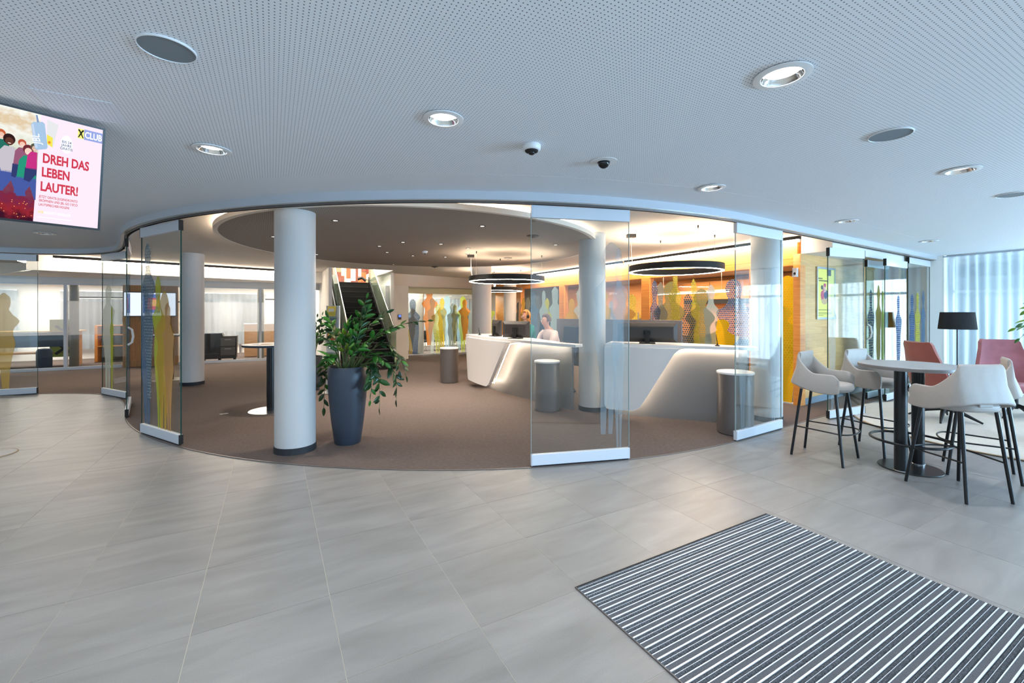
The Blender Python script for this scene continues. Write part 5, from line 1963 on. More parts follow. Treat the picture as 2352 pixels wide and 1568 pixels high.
cut(ceiling, [(x, y, r * 0.76) for x, y, r, l, n_ in DLS], ZC)
for ob in (band,):
    for x, y, r, l, n_ in DLS:
        pass
cut(band, [(x, y, r * 0.76) for x, y, r, l, n_ in DLS], ZC)
for x, y, r, l, n_ in DLS:
    downlight(n_, x, y, r, l, ZC - 0.003)
for x, y in DL_BACK:
    d = bpy.data.lights.new('downlight_beam', 'SPOT')
    d.energy = 72
    d.color = (0.93, 0.96, 1.0)
    d.spot_size = R(128)
    d.spot_blend = 0.9
    d.shadow_soft_size = 0.07
    lo = bpy.data.objects.new('downlight_beam', d)
    COL.objects.link(lo)
    lo.location = (x, y, ZC - 0.015)


def speaker(label, x, y, r, z=ZC):
    t = thing('ceiling_speaker', label, 'speaker', (x, y, z), 0, 'flush grey ceiling speakers')
    MB().lathe([(r, -0.0005), (r, -0.008), (r * 0.965, -0.010), (r * 0.955, -0.006)], 48, caps=False).build('rim', M['plastic_white'], t, smooth=50)
    MB().lathe([(0.0, -0.006), (r * 0.956, -0.006), (r * 0.956, -0.002), (0.0, -0.002)], 48, caps=False).build('grille', M['speaker'], t, smooth=30)
    return t


speaker('large flush grey round speaker at the top left of the ceiling', -1.615, 2.039, 0.115)
speaker('flush grey round speaker at the right of the ceiling', 2.634, 3.031, 0.124)
speaker('flush grey round speaker cut by the right picture edge', 5.278, 4.591, 0.124)
t = thing('dome_camera', 'white surface mounted dome camera on the perforated ceiling', 'camera', (0.145, 3.225, ZC), 0)
MB().lathe([(0.066, -0.0005), (0.068, -0.006), (0.066, -0.035), (0.056, -0.043), (0.0, -0.043)], 36, caps=False).build('housing', M['plastic_white'], t, smooth=50)
MB().lathe([(0.050, -0.0435), (0.046, -0.052), (0.03, -0.058), (0.0, -0.060)], 32, caps=False).build('lens_ring', M['blackmatt'], t, smooth=50)
MB().ball((0, 0, -0.058), (0.026, 0.026, 0.018), 16, 8).build('dome', M['lens'], t, smooth=70)
t = thing('dome_camera', 'flush dome camera with a black ball and a white collar', 'camera', (0.755, 3.583, ZC), 0)
MB().lathe([(0.108, -0.0005), (0.108, -0.004), (0.052, -0.007), (0.05, -0.003)], 40, caps=False).build('collar', M['plastic_white'], t, smooth=50)
MB().ball((0, 0, -0.010), (0.048, 0.048, 0.048), 24, 12).build('dome', M['lens'], t, smooth=70)
ap = thing('access_panel', 'square perforated access panel in the ceiling behind the screen', 'panel', (-2.605, 2.634, ZC), R(-28.9 + 60), 'ceiling hatches')
MB().box(-0.17, -0.17, -0.002, 0.17, 0.17, -0.0005).build('hatch', perforated('perforated_hatch', C(228, 236, 246), C(90, 100, 114), 0.0207, 0.0032, 0.0), ap)
fr = MB().box(-0.174, -0.174, -0.0025, 0.174, -0.1715, -0.0005).box(-0.174, 0.1715, -0.0025, 0.174, 0.174, -0.0005).box(-0.174, -0.1715, -0.0025, -0.1715, 0.1715, -0.0005).box(0.1715, -0.1715, -0.0025, 0.174, 0.1715, -0.0005)
fr.build('frame', M['ceil_plain'], ap)


# small spots in the suspended disc
def spot(label, x, y, r=0.048):
    t = thing('recessed_spot', label, 'light', (x, y, ZD - 0.0005), 0, 'small spots in the taupe ceiling disc')
    MB().lathe([(r, 0.0), (r, -0.004), (r * 0.7, -0.006), (r * 0.62, -0.001)], 20, caps=False).build('ring', M['charcoal'], t, smooth=50)
    MB().lathe([(0.0, -0.002), (r * 0.62, -0.002), (r * 0.62, -0.001), (0.0, -0.001)], 16, caps=False).build('lamp', M['lamp_spot'], t)
    d = bpy.data.lights.new('spot_beam', 'SPOT')
    d.energy = 76
    d.color = (1.0, 0.86, 0.72)
    d.spot_size = R(95)
    d.spot_blend = 0.8
    d.shadow_soft_size = 0.04
    lo = bpy.data.objects.new('spot_beam', d)
    COL.objects.link(lo)
    lo.parent = t
    lo.location = (0, 0, -0.012)
    return t


K = 1.17 / 1.2
for i, (x, y) in enumerate([(-2.34, 5.77), (-0.42, 6.15), (0.79, 7.89), (-1.9, 7.59), (-1.27, 7.79), (-2.45, 8.05), (-2.55, 8.89), (-2.15, 9.45), (-1.48, 9.68), (-3.05, 11.21), (-0.84, 8.33), (-0.93, 9.16), (-3.85, 7.02), (-4.14, 9.23)]):
    nm = ['nearest small round spot right of the front column', 'small round spot near the middle front of the ceiling disc', 'small round spot at the right side of the ceiling disc',
          'small round spot left of the smoke detector, upper row', 'small round spot above the smoke detector', 'leftmost small round spot of the cluster by the smoke detector',
          'small round spot below the leftmost one of the cluster', 'small round spot just below the smoke detector', 'small round spot right below the smoke detector', 'farthest small round spot above the staircase',
          'small round spot above the canopy of the middle ring pendant', 'small round spot beside the canopy of the middle ring pendant', 'small round spot at the left edge of the front column',
          'small round spot at the right edge of the front column'][i]
    spot(nm, x * K, y * K)
for i, (x, y) in enumerate([(0.33, 6.94), (-2.09, 11.76), (-0.09, 9.84)]):
    t = thing('ceiling_vent', ['round dark air outlet at the right of the ceiling disc', 'round dark air outlet at the far edge of the ceiling disc', 'round air outlet above the middle ring pendant'][i], 'vent', (x * K, y * K, ZD - 0.0005), 0, 'round air outlets in the ceiling disc')
    MB().lathe([(0.095, 0.0), (0.095, -0.006), (0.08, -0.012), (0.06, -0.008)], 28, caps=False).build('ring', M['charcoal'], t, smooth=50)
    MB().lathe([(0.062, -0.006), (0.045, -0.02), (0.02, -0.032), (0.001, -0.036)], 24, caps=False).build('cone', M['grey_metal'], t, smooth=50)
t = thing('smoke_detector', 'small white smoke detector on the taupe ceiling disc', 'detector', (-1.74 * K, 8.7 * K, ZD - 0.0005), 0)
MB().lathe([(0.05, 0.0), (0.055, -0.015), (0.05, -0.03), (0.03, -0.045), (0.0, -0.05)], 20, caps=False).build('housing', M['plastic_white'], t, smooth=50)
MB().lathe([(0.018, -0.047), (0.018, -0.06), (0.0, -0.062)], 12, caps=False).build('sensor_tip', M['charcoal'], t)

# ------------------------------------------------------------------ entrance mat
MA = R(29.2)
mx = thing('entrance_mat', 'ribbed grey entrance mat with aluminium rails in the stone floor', 'mat', (0.383, 2.59, 0.0), MA)
ML, MP = 1.927, 0.0777
MB().box(0, -2.18, 0.0006, ML, 0.004, 0.0025).build('backing', M['blackmatt'], mx)
M['brush'] = mat('brush_bristle', C(96, 102, 108), 0.95, noise=0.45, nscale=110, bump=1.0, bscale=300)
M['felt'] = mat('grey_felt', C(88, 91, 96), 0.95, noise=0.25, nscale=150, bump=0.5, bscale=400)
M['mat_alu'] = mat('mat_aluminium', C(226, 230, 236), 0.35, 0.35)
br = MB()
r_ = random.Random(2)
for row in range(2):
    y0 = -0.001 - row * 0.0178
    nx = 110
    grid = []
    for i in range(nx * 2 + 1):
        x = i / (nx * 2) * ML
        top = 0.0115 + r_.uniform(-0.001, 0.001) if i % 2 else 0.0055
        grid.append([Vector((x, y0, 0.003)), Vector((x, y0 - 0.004, top)), Vector((x, y0 - 0.012, top - 0.0005)), Vector((x, y0 - 0.0165, 0.003))])
    vs = [p for g in grid for p in g]
    fs = []
    for i in range(nx * 2):
        for j in range(3):
            a = i * 4 + j
            fs.append([a, a + 1, a + 5, a + 4])
    br.add(vs, fs)
protos = {}
for k in range(28):
    y = -k * MP
    for nm, mm, dy in (('brush_strip', M['brush'], 0.0), ('rail', M['mat_alu'], -0.0395), ('thin_rail', M['mat_alu'], -0.0172), ('felt_strip', M['felt'], -0.0445), ('bright_rail', M['mat_alu'], -0.0687)):
        if nm not in protos:
            if nm == 'brush_strip':
                o = br.build(nm, mm, mx)
            elif nm == 'rail':
                o = MB().box(0, -0.0045, 0.0026, ML, 0, 0.0095).build(nm, mm, mx)
            elif nm == 'thin_rail':
                o = MB().box(0, -0.0016, 0.0026, ML, 0, 0.0100).build(nm, mm, mx)
            elif nm == 'felt_strip':
                o = MB().box(0, -0.0238, 0.0026, ML, 0, 0.0075).build(nm, mm, mx)
            else:
                o = MB().box(0, -0.0085, 0.0026, ML, 0, 0.0105).build(nm, mm, mx, bev=0.0015)
            protos[nm] = o
        else:
            o = protos[nm].copy()
            COL.objects.link(o)
        o.location = (0, y + dy, 0)
MB().box(-0.005, -2.18, 0.0006, 0.0, 0.009, 0.008).box(ML, -2.18, 0.0006, ML + 0.005, 0.009, 0.008).box(0, 0.0045, 0.0006, ML, 0.009, 0.008).build('frame', M['grey_metal'], mx)


# ------------------------------------------------------------------ bar table and stools
bt = thing('bar_table', 'round grey bar table on two black pillars with a foot ring', 'table', (4.18, 4.575, 0.0), 0)
MB().lathe([(0.0, 1.052), (0.428, 1.052), (0.431, 1.056), (0.431, 1.086), (0.427, 1.090), (0.0, 1.0905)], 72).build('tabletop', M['tabletop'], bt, smooth=30)
MB().lathe([(0.4315, 1.057), (0.4325, 1.071), (0.4315, 1.085)], 72, caps=False).build('edge_band', M['tableedge'], bt, smooth=30)
MB().lathe([(0.0, 0.002), (0.262, 0.002), (0.265, 0.006), (0.262, 0.012), (0.0, 0.012)], 56).build('base_plate', M['black'], bt, smooth=30)
for (dx, dy) in ((-0.185, -0.10), (0.175, 0.095)):
    o = MB().lathe([(0.054, 0.0125), (0.054, 1.0515)], 28, (dx, dy, 0)).build('pillar', M['black'], bt, smooth=40)
    MB().lathe([(0.058, 0.0125), (0.058, 0.02), (0.0545, 0.022)], 28, (dx, dy, 0), caps=False).build('collar', M['chrome'], o, smooth=40)
fp = []
for k in range(64):
    a = 2 * PI * k / 64
    fp.append((0.325 * math.cos(a), 0.325 * math.sin(a), 0.30))
MB().tube(fp, 0.0125, 10, closed=True).build('foot_ring', M['black'], bt, smooth=60)
for s in (1, -1):
    MB().tube([(s * 0.22, s * 0.12, 0.30), (s * 0.285, s * 0.152, 0.30)], 0.009, 8).build('ring_bracket', M['black'], bt)


def make_stool():
    t = thing('bar_stool', 'x', 'stool', (0, 0, 0), 0, 'upholstered bar stools around the bar table')
    feet = [((0.25, 0.257), (0.165, 0.185)), ((0.25, -0.257), (0.165, -0.185)), ((-0.255, 0.20), (-0.17, 0.155)), ((-0.255, -0.20), (-0.17, -0.155))]
    for (fx, fy), (tx, ty) in feet:
        o = MB().tube([(fx, fy, 0.012), (tx, ty, 0.765)], [0.0135, 0.0155], 12).build('leg', M['black'], t, smooth=50)
        MB().tube([(fx, fy, 0.0005), (fx, fy, 0.012)], 0.0125, 10).build('glide', M['blackmatt'], o)
    # foot rest: rails from the rear legs round the front
    zf = 0.335

    def onleg(i, z):
        (fx, fy), (tx, ty) = feet[i]
        k = z / 0.765
        return (lerp(fx, tx, k), lerp(fy, ty, k), z)
    a, b, c, d = onleg(2, zf), onleg(0, zf), onleg(1, zf), onleg(3, zf)
    arcp = [a, b]
    for k in range(1, 12):
        ang = lerp(PI / 2, -PI / 2, k / 12)
        arcp.append((b[0] + 0.10 * math.cos(ang), b[1] * math.sin(ang), zf))
    arcp += [c, d]
    MB().tube(arcp, 0.008, 8).build('footrest', M['black'], t, smooth=60)
    # seat cushion
    rings = []
    for (z, k) in ((0.768, 0.90), (0.772, 0.96), (0.79, 1.0), (0.815, 1.0), (0.838, 0.965), (0.848, 0.90), (0.853, 0.6), (0.854, 0.05)):
        ring = []
        for q in range(40):
            an = 2 * PI * q / 40
            cx_, sy = math.cos(an), math.sin(an)
            e = 2 / 2.9
            ring.append((0.02 + k * 0.245 * math.copysign(abs(cx_) ** e, cx_), k * 0.235 * math.copysign(abs(sy) ** e, sy), z))
        rings.append(ring)
    st = MB().loft(rings).build('seat', M['greige'], t, smooth=60)
    pipe = [(0.02 + 0.247 * math.copysign(abs(math.cos(q)) ** (2 / 2.9), math.cos(q)), 0.237 * math.copysign(abs(math.sin(q)) ** (2 / 2.9), math.sin(q)), 0.803) for q in [2 * PI * k / 48 for k in range(48)]]
    MB().tube(pipe, 0.0035, 6, closed=True).build('piping', M['greige'], st, smooth=60)
    # wrap-around shell
    path = [(0.215, 0.262), (0.12, 0.270), (0.02, 0.272), (-0.09, 0.272), (-0.185, 0.266), (-0.240, 0.228), (-0.256, 0.14), (-0.260, 0.06), (-0.262, 0.0)]
    path = path + [(x, -y) for x, y in path[-2::-1]]
    P = resample(catmull(path, 6), 64)
    outp = offset(P, -0.017)
    inp = offset(P, 0.017)
    rings = []
    n = len(P)
    for i in range(n):
        x = P[i][0]
        s = i / (n - 1)
        e = min(s, 1 - s)
        rise = sstep(0.15, 0.36, e)
        ztop = lerp(0.965, 1.185, rise)
        zbot = lerp(0.752, 0.85, sstep(0.10, 0.42, e))
        if e < 0.05:
            q = 1 - e / 0.05
            ztop -= 0.055 * q ** 2.2
            zbot += 0.02 * q ** 2
        # outward flare of the back and of the arms
        nx_, ny_ = outp[i][0] - inp[i][0], outp[i][1] - inp[i][1]
        l = math.hypot(nx_, ny_)
        nx_, ny_ = nx_ / l, ny_ / l
        fl = lerp(0.012, 0.075, rise)
        ring = []
        for (w, zz) in ((-1, 0.06), (-1, 0.5), (-1, 0.94), (-0.5, 0.99), (0, 1.0), (0.5, 0.99), (1, 0.94), (1, 0.5), (1, 0.06), (0.5, 0.01), (0, 0.0), (-0.5, 0.01)):
            z = lerp(zbot, ztop, zz)
            k = fl * zz + w * 0.017 + 0.018 * math.sin(PI * zz)
            ring.append((P[i][0] + nx_ * k, P[i][1] + ny_ * k, z))
        rings.append(ring)
    MB().loft(rings).build('backrest', M['greige'], t, smooth=60)
    # bracket between seat and shell
    MB().cbox((-0.215, 0, 0.835), (0.03, 0.12, 0.04)).build('back_bracket', M['greige'], t, bev=0.008)
    return t


stool = make_stool()
SP = [(3.53, 4.93, -52.6, 'greige bar stool standing on the left of the bar table nearest the glass doors'), (4.31, 5.2, -67.5, 'greige bar stool behind the bar table'),
      (4.08, 3.975, 90.5, 'greige bar stool in front of the bar table with its back to the viewer'), (4.75, 4.42, 138.7, 'greige bar stool cut by the right picture edge beside the bar table')]
for i, (x, y, a, lab) in enumerate(SP):
    o = stool if i == 0 else copy_tree(stool)
    o.location = (x, y, 0.0005)
    o.rotation_euler = (0, 0, R(a))
    o['label'] = lab

# ------------------------------------------------------------------ lounge corner
t = thing('round_rug', 'round cream rug under the lounge chairs', 'rug', (7.02, 6.0, 0.0), 0)
MB().lathe([(0.0, 0.0095), (1.84, 0.0095), (1.835, 0.0170), (0.0, 0.018)], 96).build('pile', M['rug'], t, smooth=30)
MB().lathe([(1.8405, 0.0075), (1.858, 0.0075), (1.858, 0.014), (1.8405, 0.016)], 96, caps=False).build('binding', M['rug_edge'], t, smooth=30)


def lounge(label, x, y, face, m):
    t = thing('lounge_chair', label, 'chair', (x, y, 0.0185), R(face), 'felt lounge chairs on the round rug')
    # seat
    rings = []
    for (z, k) in ((0.40, 0.92), (0.41, 0.98), (0.45, 1.0), (0.49, 0.98), (0.505, 0.9), (0.51, 0.5), (0.511, 0.04)):
        ring = []
        for q in range(32):
            an = 2 * PI * q / 32
            c, s = math.cos(an), math.sin(an)
            e = 2 / 3.6
            ring.append((0.04 + k * 0.29 * math.copysign(abs(c) ** e, c), k * 0.28 * math.copysign(abs(s) ** e, s), z))
        rings.append(ring)
    MB().loft(rings).build('seat', m, t, smooth=60)
    # tall back panel: wide low, narrower at the top, dished, with a crease
    grid = []
    for j in range(19):
        f = j / 18
        z = lerp(0.40, 1.17, f)
        hw = lerp(0.335, 0.235, sstep(0.25, 1.0, f))
        if f > 0.94:
            hw -= 0.03 * ((f - 0.94) / 0.06) ** 2
        xb = -0.22 - 0.16 * f
        row = []
        for i in range(15):
            v = i / 14 * 2 - 1
            xx = xb + 0.10 * abs(v) ** 3 * (1 - 0.6 * f) + 0.018 * math.exp(-((f - 0.70) / 0.03) ** 2) * (-1) * (1 - v * v)
            row.append(Vector((xx, v * hw, z)))
        grid.append(row)
    MB().sheet(grid, 0.055).build('backrest', m, t, smooth=60)
    for s in (1, -1):
        grid = []
        for i in range(9):
            u = i / 8
            x = lerp(-0.20, 0.20, u)
            zt = lerp(0.76, 0.56, u ** 0.8)
            row = []
            for j in range(6):
                f = j / 5
                row.append(Vector((x, s * lerp(0.285, 0.335 - 0.02 * u, f), lerp(0.41, zt, f))))
            grid.append(row)
        MB().sheet(grid, 0.04 * -s).build('side_wing', m, t, smooth=60)
    MB().tube([(0, 0, 0.12), (0, 0, 0.40)], 0.035, 14).build('column', M['blackmatt'], t, smooth=50)
    for k in range(4):
        a = PI / 4 + k * PI / 2
        MB().tube([(0.02 * math.cos(a), 0.02 * math.sin(a), 0.17), (0.2 * math.cos(a), 0.2 * math.sin(a), 0.12), (0.40 * math.cos(a), 0.40 * math.sin(a), 0.014)], [0.032, 0.026, 0.013], 10).build('leg', M['blackmatt'], t, smooth=50)
    return t


lounge('brick red felt lounge chair seen from the side behind the bar table', 6.50, 6.55, -5, M['salmon'])
lounge('dusty pink felt lounge chair facing the room before the curtain', 7.80, 6.75, -112, M['pink'])
t = thing('side_table', 'small side table on thin black wire legs at the right edge', 'table', (7.62, 5.80, 0.0185), R(20))
MB().lathe([(0.0, 0.44), (0.235, 0.44), (0.238, 0.455), (0.0, 0.457)], 36).build('tabletop', M['blackmatt'], t, smooth=30)
for k in range(3):
    a = 2 * PI * k / 3
    for s in (1, -1):
        MB().tube([(0.05 * math.cos(a + s), 0.05 * math.sin(a + s), 0.439), (0.24 * math.cos(a), 0.24 * math.sin(a), 0.006)], 0.006, 6).build('leg', M['black'], t)
fl = thing('floor_lamp', 'floor lamp with a wide black drum shade before the curtain', 'lamp', (8.385, 8.2, 0.006), 0)
MB().lathe([(0.0, -0.005), (0.15, -0.005), (0.152, 0.006), (0.02, 0.02), (0.0, 0.02)], 32).build('base', M['black'], fl, smooth=40)
MB().tube([(0, 0, 0.02), (0, 0, 1.52)], 0.011, 10).build('pole', M['black'], fl, smooth=50)
MB().lathe([(0.268, 1.302), (0.236, 1.622), (0.231, 1.622), (0.263, 1.302)], 56, caps=False).build('shade', M['lampshade'], fl, smooth=50)
for k in range(3):
    a = 2 * PI * k / 3
    MB().tube([(0, 0, 1.5), (0.235 * math.cos(a), 0.235 * math.sin(a), 1.60)], 0.003, 5).build('shade_spider', M['black'], fl)
MB().ball((0, 0, 1.47), (0.03, 0.03, 0.045), 12, 8).build('bulb', M['plastic_white'], fl, smooth=60)

# small tree whose leaves reach into the frame at the right
tp = thing('tree_planter', 'planter of the small tree beyond the right picture edge', 'planter', (6.75, 5.25, 0.02), 0)
MB().lathe([(0.0, 0.0), (0.13, 0.0), (0.17, 0.42), (0.155, 0.42), (0.15, 0.38), (0.0, 0.38)], 28).build('pot', M['planter'], tp, smooth=40)
tr = thing('small_tree', 'leafy indoor tree reaching in at the right edge of the picture', 'plant', (6.75, 5.25, 0.405), 0)
MB().tube([(0, 0, 0), (0.02, 0.01, 0.5), (-0.01, 0.0, 1.0), (0, 0, 1.35)], [0.022, 0.02, 0.016, 0.01], 8).build('trunk', M['bark'], tr, smooth=60)
MB().lathe([(0.0, -0.004), (0.145, -0.004), (0.145, 0.003), (0.0, 0.008)], 18).build('soil', M['soil'], tr)
rn = random.Random(9)
for k in range(17):
    a = lerp(100, 260, rn.random()) if k < 11 else rn.uniform(0, 360)
    z0 = rn.uniform(0.85, 1.35)
    rr = rn.uniform(0.30, 0.52)
    x, y = rr * math.cos(R(a)), rr * math.sin(R(a))
    frond(tr, (0, 0, z0), (x * 0.5, y * 0.5, z0 + 0.22), (x, y, z0 + rn.uniform(-0.1, 0.15)), 7, ['leaf', 'leaf_lime', 'leaf'], rn, r0=0.006, start=0.35, L=1.05)

# ------------------------------------------------------------------ standing tables in the carpeted hall
def standing_table(label, x, y, h, r, rb, basem):
    t = thing('standing_table', label, 'table', (x, y, 0.006), 0, 'round standing tables on the carpet')
    MB().lathe([(0.0, h - 0.035), (r - 0.004, h - 0.035), (r, h - 0.03), (r, h - 0.004), (r - 0.003, h), (0.0, h)], 64).build('tabletop', M['tabletop'], t, smooth=30)
    MB().lathe([(r + 0.0005, h - 0.031), (r + 0.0015, h - 0.018), (r + 0.0005, h - 0.006)], 64, caps=False).build('edge_band', M['navy_seat'], t, smooth=30)
    MB().lathe([(0.07, 0.012), (0.07, h - 0.036)], 28, ax=1.0, ay=1.0).build('pillar', M['black'], t, smooth=40)
    MB().lathe([(0.0, 0.0), (rb, 0.0), (rb, 0.008), (rb - 0.004, 0.011), (0.0, 0.0115)], 56).build('base_plate', basem, t, smooth=30)
    return t


standing_table('round standing table with a polished steel base half hidden by the front column', -3.98, 7.2, 1.10, 0.42, 0.335, M['steel'])
standing_table('round standing table seen through the glass leaf with the coloured figures', -8.2, 10.45, 1.08, 0.44, 0.35, M['steel'])
pp = thing('leaflet', 'blue and white leaflet on the left of the standing table', 'leaflet', (-4.17, 7.12, 1.1062), R(20), 'leaflets on the standing table')
MB().box(-0.06, -0.085, 0, 0.06, 0.085, 0.003).build('sheet', M['paper'], pp)
MB().box(-0.055, -0.08, 0.0031, 0.03, 0.03, 0.0036).build('print', mat('leaflet_blue', C(110, 130, 170), 0.6), pp)
pp = thing('leaflet', 'brown leaflet on the standing table beside the column', 'leaflet', (-4.0, 7.1, 1.1062), R(-30), 'leaflets on the standing table')
MB().box(-0.05, -0.075, 0, 0.05, 0.075, 0.004).build('sheet', M['rug_edge'], pp)
pen_stand('black pen in a small stand on the standing table by the front column', -3.88, 7.22, 1.1065)
fb = thing('floor_box', 'small floor outlet in the carpet near the standing table', 'outlet', (-4.6, 6.95, 0.0065), R(29))
MB().box(-0.06, -0.045, 0, 0.06, 0.045, 0.003).build('lid', M['charcoal'], fb)
fd = thing('floor_plate', 'round pale steel plate on the floor at the left picture edge', 'plate', (-6.0, 4.99, 0.0), 0)
MB().lathe([(0.0, 0.0005), (0.22, 0.0005), (0.22, 0.008), (0.216, 0.010), (0.0, 0.0105)], 48).build('disc', M['rug'], fd, smooth=30)
MB().lathe([(0.2205, 0.0005), (0.232, 0.0005), (0.230, 0.007), (0.2205, 0.010)], 48, caps=False).build('rim', M['rug_edge'], fd, smooth=30)

# ------------------------------------------------------------------ office furnishings behind the glass at left
def offthing(name, label, cat, u, v, z=0.006, rz=0.0, group=None):
    p = off(u, v)
    return thing(name, label, cat, (p[0], p[1], z), OFF_RZ + rz, group)


s1 = offthing('wall_display', 'flat screen with a coloured picture on the oak slatted wall', 'screen', 1.28, -0.075, 1.49)
MB().box(0, -0.05, 0, 1.24, 0.0, 0.72).build('housing', M['black'], s1)
MB().box(0.02, -0.0515, 0.02, 1.22, -0.0502, 0.70).build('display', sc(226, 236, 252, 1.1), s1)
for (a, b, c, d, col) in ((0.45, 0.1, 0.85, 0.66, (96, 120, 190)), (0.55, 0.2, 0.75, 0.55, (200, 90, 110)), (0.62, 0.3, 0.82, 0.5, (226, 170, 110)), (0.80, 0.15, 0.84, 0.62, (206, 60, 70))):
    MB().box(a, -0.0528 - b * 0.001, b, c, -0.0518 - b * 0.001, d).build('picture', sc(*col), s1)
dk = offthing('office_desk', 'long desk with maple top and dark panel in the far left office', 'desk', -2.6, 1.3)
MB().box(0, -0.4, 1.03, 2.6, 0.4, 1.06).build('worktop', M['maple'], dk)
MB().box(0.1, -0.35, 0.60, 2.5, -0.32, 1.02).build('modesty_panel', M['navy_seat'], dk)
for x in (0.1, 2.45):
    MB().box(x, -0.35, 0, x + 0.05, 0.35, 1.029).build('leg', M['oak'], dk)
MB().box(0.16, -0.30, 0.40, 2.44, 0.30, 0.43).build('shelf', M['maple_lit'], dk)
lg = offthing('waste_bin', 'dark rounded bin on the floor of the far left office', 'bin', -0.55, 0.45)
MB().lathe([(0.14, 0.0), (0.16, 0.02), (0.165, 0.50), (0.13, 0.58), (0.0, 0.60)], 24).build('body', M['navy_seat'], lg, smooth=50)
st_ = offthing('wall_sticker', 'green panel with a dark cross emblem in the far left office', 'panel', -0.62, 1.0, 0.3)
MB().box(0, 0, 0, 0.62, 0.02, 1.1).build('board', mat('sticker_green', C(140, 150, 60), 0.6), st_)
for s in (1, -1):
    for zz in (0.25, 0.75):
        MB().cbox((0.31, -0.004, zz), (0.5, 0.006, 0.07), ry=R(42) * s).build('cross_bar', M['blackmatt'], st_)
sh = offthing('open_shelf', 'dark open shelf with maple edges coloured in a lit tone in the far left office', 'shelf', 0.12, 1.9)
MB().box(0, 0.0, 0.0, 1.02, 0.42, 0.02).box(0, 0.38, 0.02, 1.02, 0.42, 1.16).build('body', M['charcoal'], sh)
MB().box(0.0, 0.0, 0.02, 0.07, 0.379, 1.16).build('side_panel', M['maple_lit'], sh)
for z in (0.5, 0.86, 1.16):
    o = MB().box(0.0 if z > 1.1 else 0.071, 0.0, z, 1.02, 0.379 if z < 1.1 else 0.42, z + 0.025).build('shelf_board', M['maple_lit'], sh)
sd = offthing('sideboard', 'pale oak sideboard in the far left office', 'cabinet', 1.16, 1.9)
MB().box(0, 0, 0.05, 1.1, 0.44, 1.18).build('body', M['oak'], sd)
MB().box(-0.01, -0.01, 1.18, 1.11, 0.45, 1.21).build('worktop', M['white'], sd)
MB().box(0.02, 0.02, 0, 1.08, 0.42, 0.05).build('plinth', M['charcoal'], sd)
mo = offthing('monitor', 'pale monitor standing on the oak sideboard in the far left office', 'monitor', 1.05, 2.1, 1.2165)
MB().box(-0.30, -0.02, 0.06, 0.30, 0.02, 0.42).build('housing', M['grey_metal'], mo)
MB().box(-0.03, -0.01, 0.012, 0.03, 0.03, 0.0595).box(-0.12, -0.08, 0, 0.12, 0.08, 0.012).build('stand', M['alu'], mo)


def linear_pendant(label, u, v, L, z=2.04):
    t = offthing('linear_pendant', label, 'lamp', u, v, z, 0, 'slim dark linear pendants in the offices')
    MB().box(0, -0.03, 0.008, L, 0.03, 0.055).build('housing', M['charcoal'], t)
    MB().box(0.01, -0.025, 0.0, L - 0.01, 0.025, 0.0075).build('diffuser', M['pendant_glow'], t)
    for x in (0.15, L - 0.15):
        MB().tube([(x, 0, 0.055), (x, 0, ZI - z)], 0.002, 5).build('wire', M['steel'], t)


linear_pendant('slim dark linear pendant in the far left office', -0.25, 1.5, 2.0)
linear_pendant('slim dark linear pendant in the office behind the front column', 4.85, 1.5, 1.8)
gp = offthing('office_post', 'grey structural post inside the right hand office', 'post', 4.72, 0.9)
MB().lathe([(0.105, 0.0), (0.105, HEAD + 0.5)], 28).build('shaft', M['concrete'], gp, smooth=40)
gp = offthing('office_post', 'grey structural post inside the far left office', 'post', -0.02, 0.75)
MB().lathe([(0.105, 0.0), (0.105, HEAD + 0.5)], 28).build('shaft', M['concrete'], gp, smooth=40)
cs = offthing('door_post', 'slim black post with a grey closer beside the dark rolling cabinet', 'post', 2.76, -0.12)
MB().box(-0.03, -0.03, 0, 0.03, 0.03, 1.0).build('lower_post', M['black'], cs)
MB().box(-0.028, -0.028, 1.0, 0.028, 0.028, 1.95).build('upper_post', M['concrete'], cs)
MB().box(-0.2, -0.02, 1.90, -0.03, 0.02, 1.94).box(0.03, -0.02, 1.62, 0.28, 0.02, 1.64).build('arm', M['concrete'], cs)
rc = offthing('rolling_cabinet', 'dark rolling cabinet on casters behind the glass right of the round column', 'cabinet', 3.05, 0.35)
MB().slab_xz([(0, 0.09), (0.98, 0.09), (1.0, 0.82), (0.62, 0.82), (0.58, 0.92), (-0.05, 0.92), (0.01, 0.6)], 0, 0.5).build('body', M['charcoal'], rc)
for k, z in enumerate((0.2, 0.5)):
    o = MB().box(0.55, -0.012, z, 0.95, -0.0005, z + 0.26).build('drawer', M['grey_metal'], rc)
    MB().box(0.66, -0.022, z + 0.2, 0.84, -0.0125, z + 0.215).build('handle', M['steel'], o)
for x in (0.08, 0.5, 0.92):
    MB().ball((x, 0.25, 0.045), (0.045, 0.03, 0.045), 12, 8).build('caster', M['blackmatt'], rc, smooth=60)
sd = offthing('sideboard', 'oak sideboard with a dark open end in the office behind the front column', 'cabinet', 4.2, 1.5)
MB().box(0, 0, 0.02, 1.15, 0.45, 1.16).build('body', M['oak'], sd)
MB().box(-0.01, -0.01, 1.16, 2.4, 0.46, 1.19).build('worktop', M['white'], sd)
MB().box(1.151, 0.02, 0.02, 2.4, 0.44, 0.06).box(1.151, 0.40, 0.06, 2.4, 0.44, 1.159).box(2.35, 0.02, 0.06, 2.4, 0.399, 1.159).build('open_end', M['charcoal'], sd)
MB().box(1.152, 0.0, 0.62, 2.349, 0.399, 0.65).build('shelf_board', M['maple_lit'], sd)
ph_ = offthing('desk_lamp', 'slim dark and white desk lamp on the oak sideboard', 'lamp', 5.35, 1.72, 1.1965)
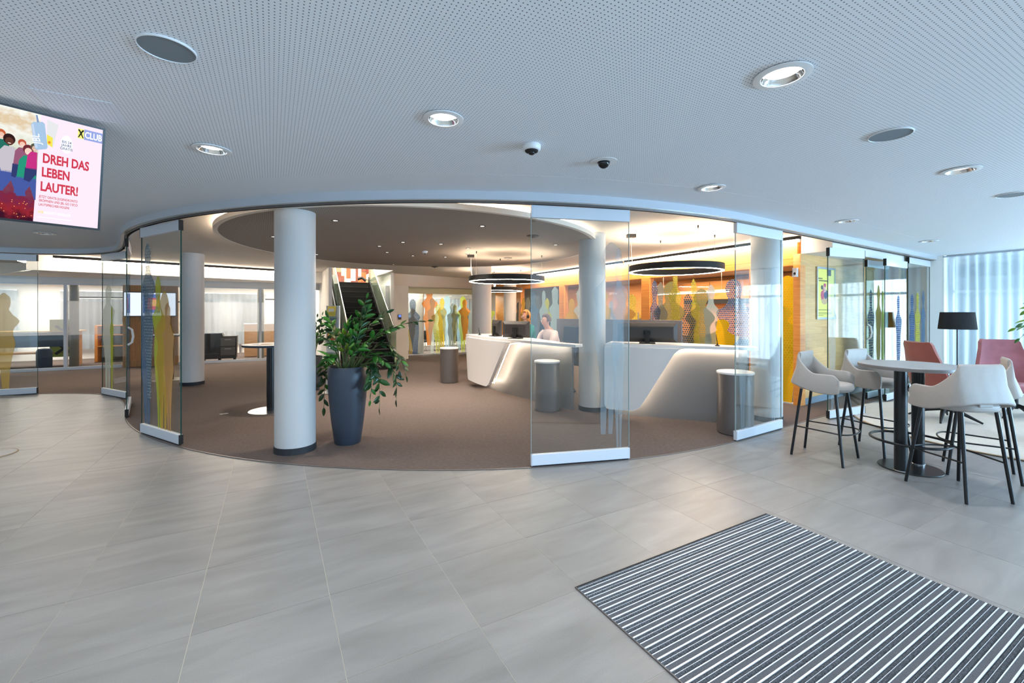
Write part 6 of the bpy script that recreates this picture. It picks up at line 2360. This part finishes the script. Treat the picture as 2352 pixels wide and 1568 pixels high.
MB().lathe([(0.07, 0), (0.07, 0.01), (0.012, 0.015)], 16).build('base', M['alu'], ph_)
MB().tube([(0, 0, 0.015), (0, 0, 0.26)], 0.014, 8).build('stem', M['plastic_white'], ph_)
MB().tube([(0, 0, 0.26), (0, 0, 0.44)], 0.022, 8).build('head', M['blackmatt'], ph_)
pr = offthing('picture', 'pale picture with small reddish print on the office wall', 'picture', 5.95, 3.55, 1.2)
MB().box(0, 0, 0, 0.7, 0.03, 1.0).build('canvas', M['paper'], pr)
for q in range(6):
    MB().box(0.08 + 0.1 * (q % 3) * 2, -0.004, 0.15 + 0.3 * (q // 3), 0.2 + 0.1 * (q % 3) * 2, -0.0005, 0.3 + 0.3 * (q // 3)).build('print', mat('red_print', C(206, 160, 160), 0.7), pr)
dr = offthing('wall_trim', 'pale inner door at the side of the office', 'door', 3.1, 3.52)
MB().box(0, 0, 0, 0.06, 0.05, 2.1).box(0.84, 0, 0, 0.9, 0.05, 2.1).box(0.06, 0, 2.04, 0.84, 0.05, 2.1).build('frame', M['alu'], dr)
MB().box(0.061, 0.01, 0.005, 0.839, 0.04, 2.039).build('leaf', M['white'], dr)
MB().tube([(0.75, -0.03, 1.05), (0.65, -0.03, 1.05)], 0.01, 6).build('handle', M['steel'], dr)
dr.name = 'office_door'
p = off(-1.0, 1.8)
area_light('office_light_left', (p[0], p[1], 2.55), (0, 0, OFF_RZ), 3.6, 2.0, 150, (1.0, 0.93, 0.86))
p = off(4.6, 1.8)
area_light('office_light_right', (p[0], p[1], 2.55), (0, 0, OFF_RZ), 3.6, 2.0, 170, (1.0, 0.90, 0.80))
p = backp(1.8, 1.9)
area_light('back_room_light', (p[0], p[1], 2.5), (0, 0, TH), 3.0, 2.0, 170, (0.95, 1.0, 0.92))
o = MB().prism([off(-5.5, 0.09), off(-5.5, 3.75), off(8.6, 3.75), off(8.6, 0.09)], 2.62, 2.7).build('ceiling', M['white'])
struct(o, 'white ceiling of the left offices')
# carpet in the hall continues into the rooms; back end of the hall is closed
o = MB().box(-17.5, 24.5, 0, 13, 24.7, 3.2).build('wall_far', M['white'])
struct(o, 'white far end wall')
o = MB().prism([(9.62, 10.45), (9.72, 10.36), (13.1, 14.6), (13.1, 24.6), (12.9, 24.6), (12.9, 14.7)], 0.0, 3.2).build('wall_far_right', M['white'])
struct(o, 'white far right wall')
# lettering becomes real mesh
dg = bpy.context.evaluated_depsgraph_get()
dg.update()
for o in TEXTS:
    me = bpy.data.meshes.new_from_object(o.evaluated_get(dg))
    n_ = bpy.data.objects.new('lettering', me)
    COL.objects.link(n_)
    n_.parent = o.parent
    n_.location, n_.rotation_euler, n_.scale = o.location, o.rotation_euler, o.scale
for o in TEXTS:
    bpy.data.objects.remove(o)
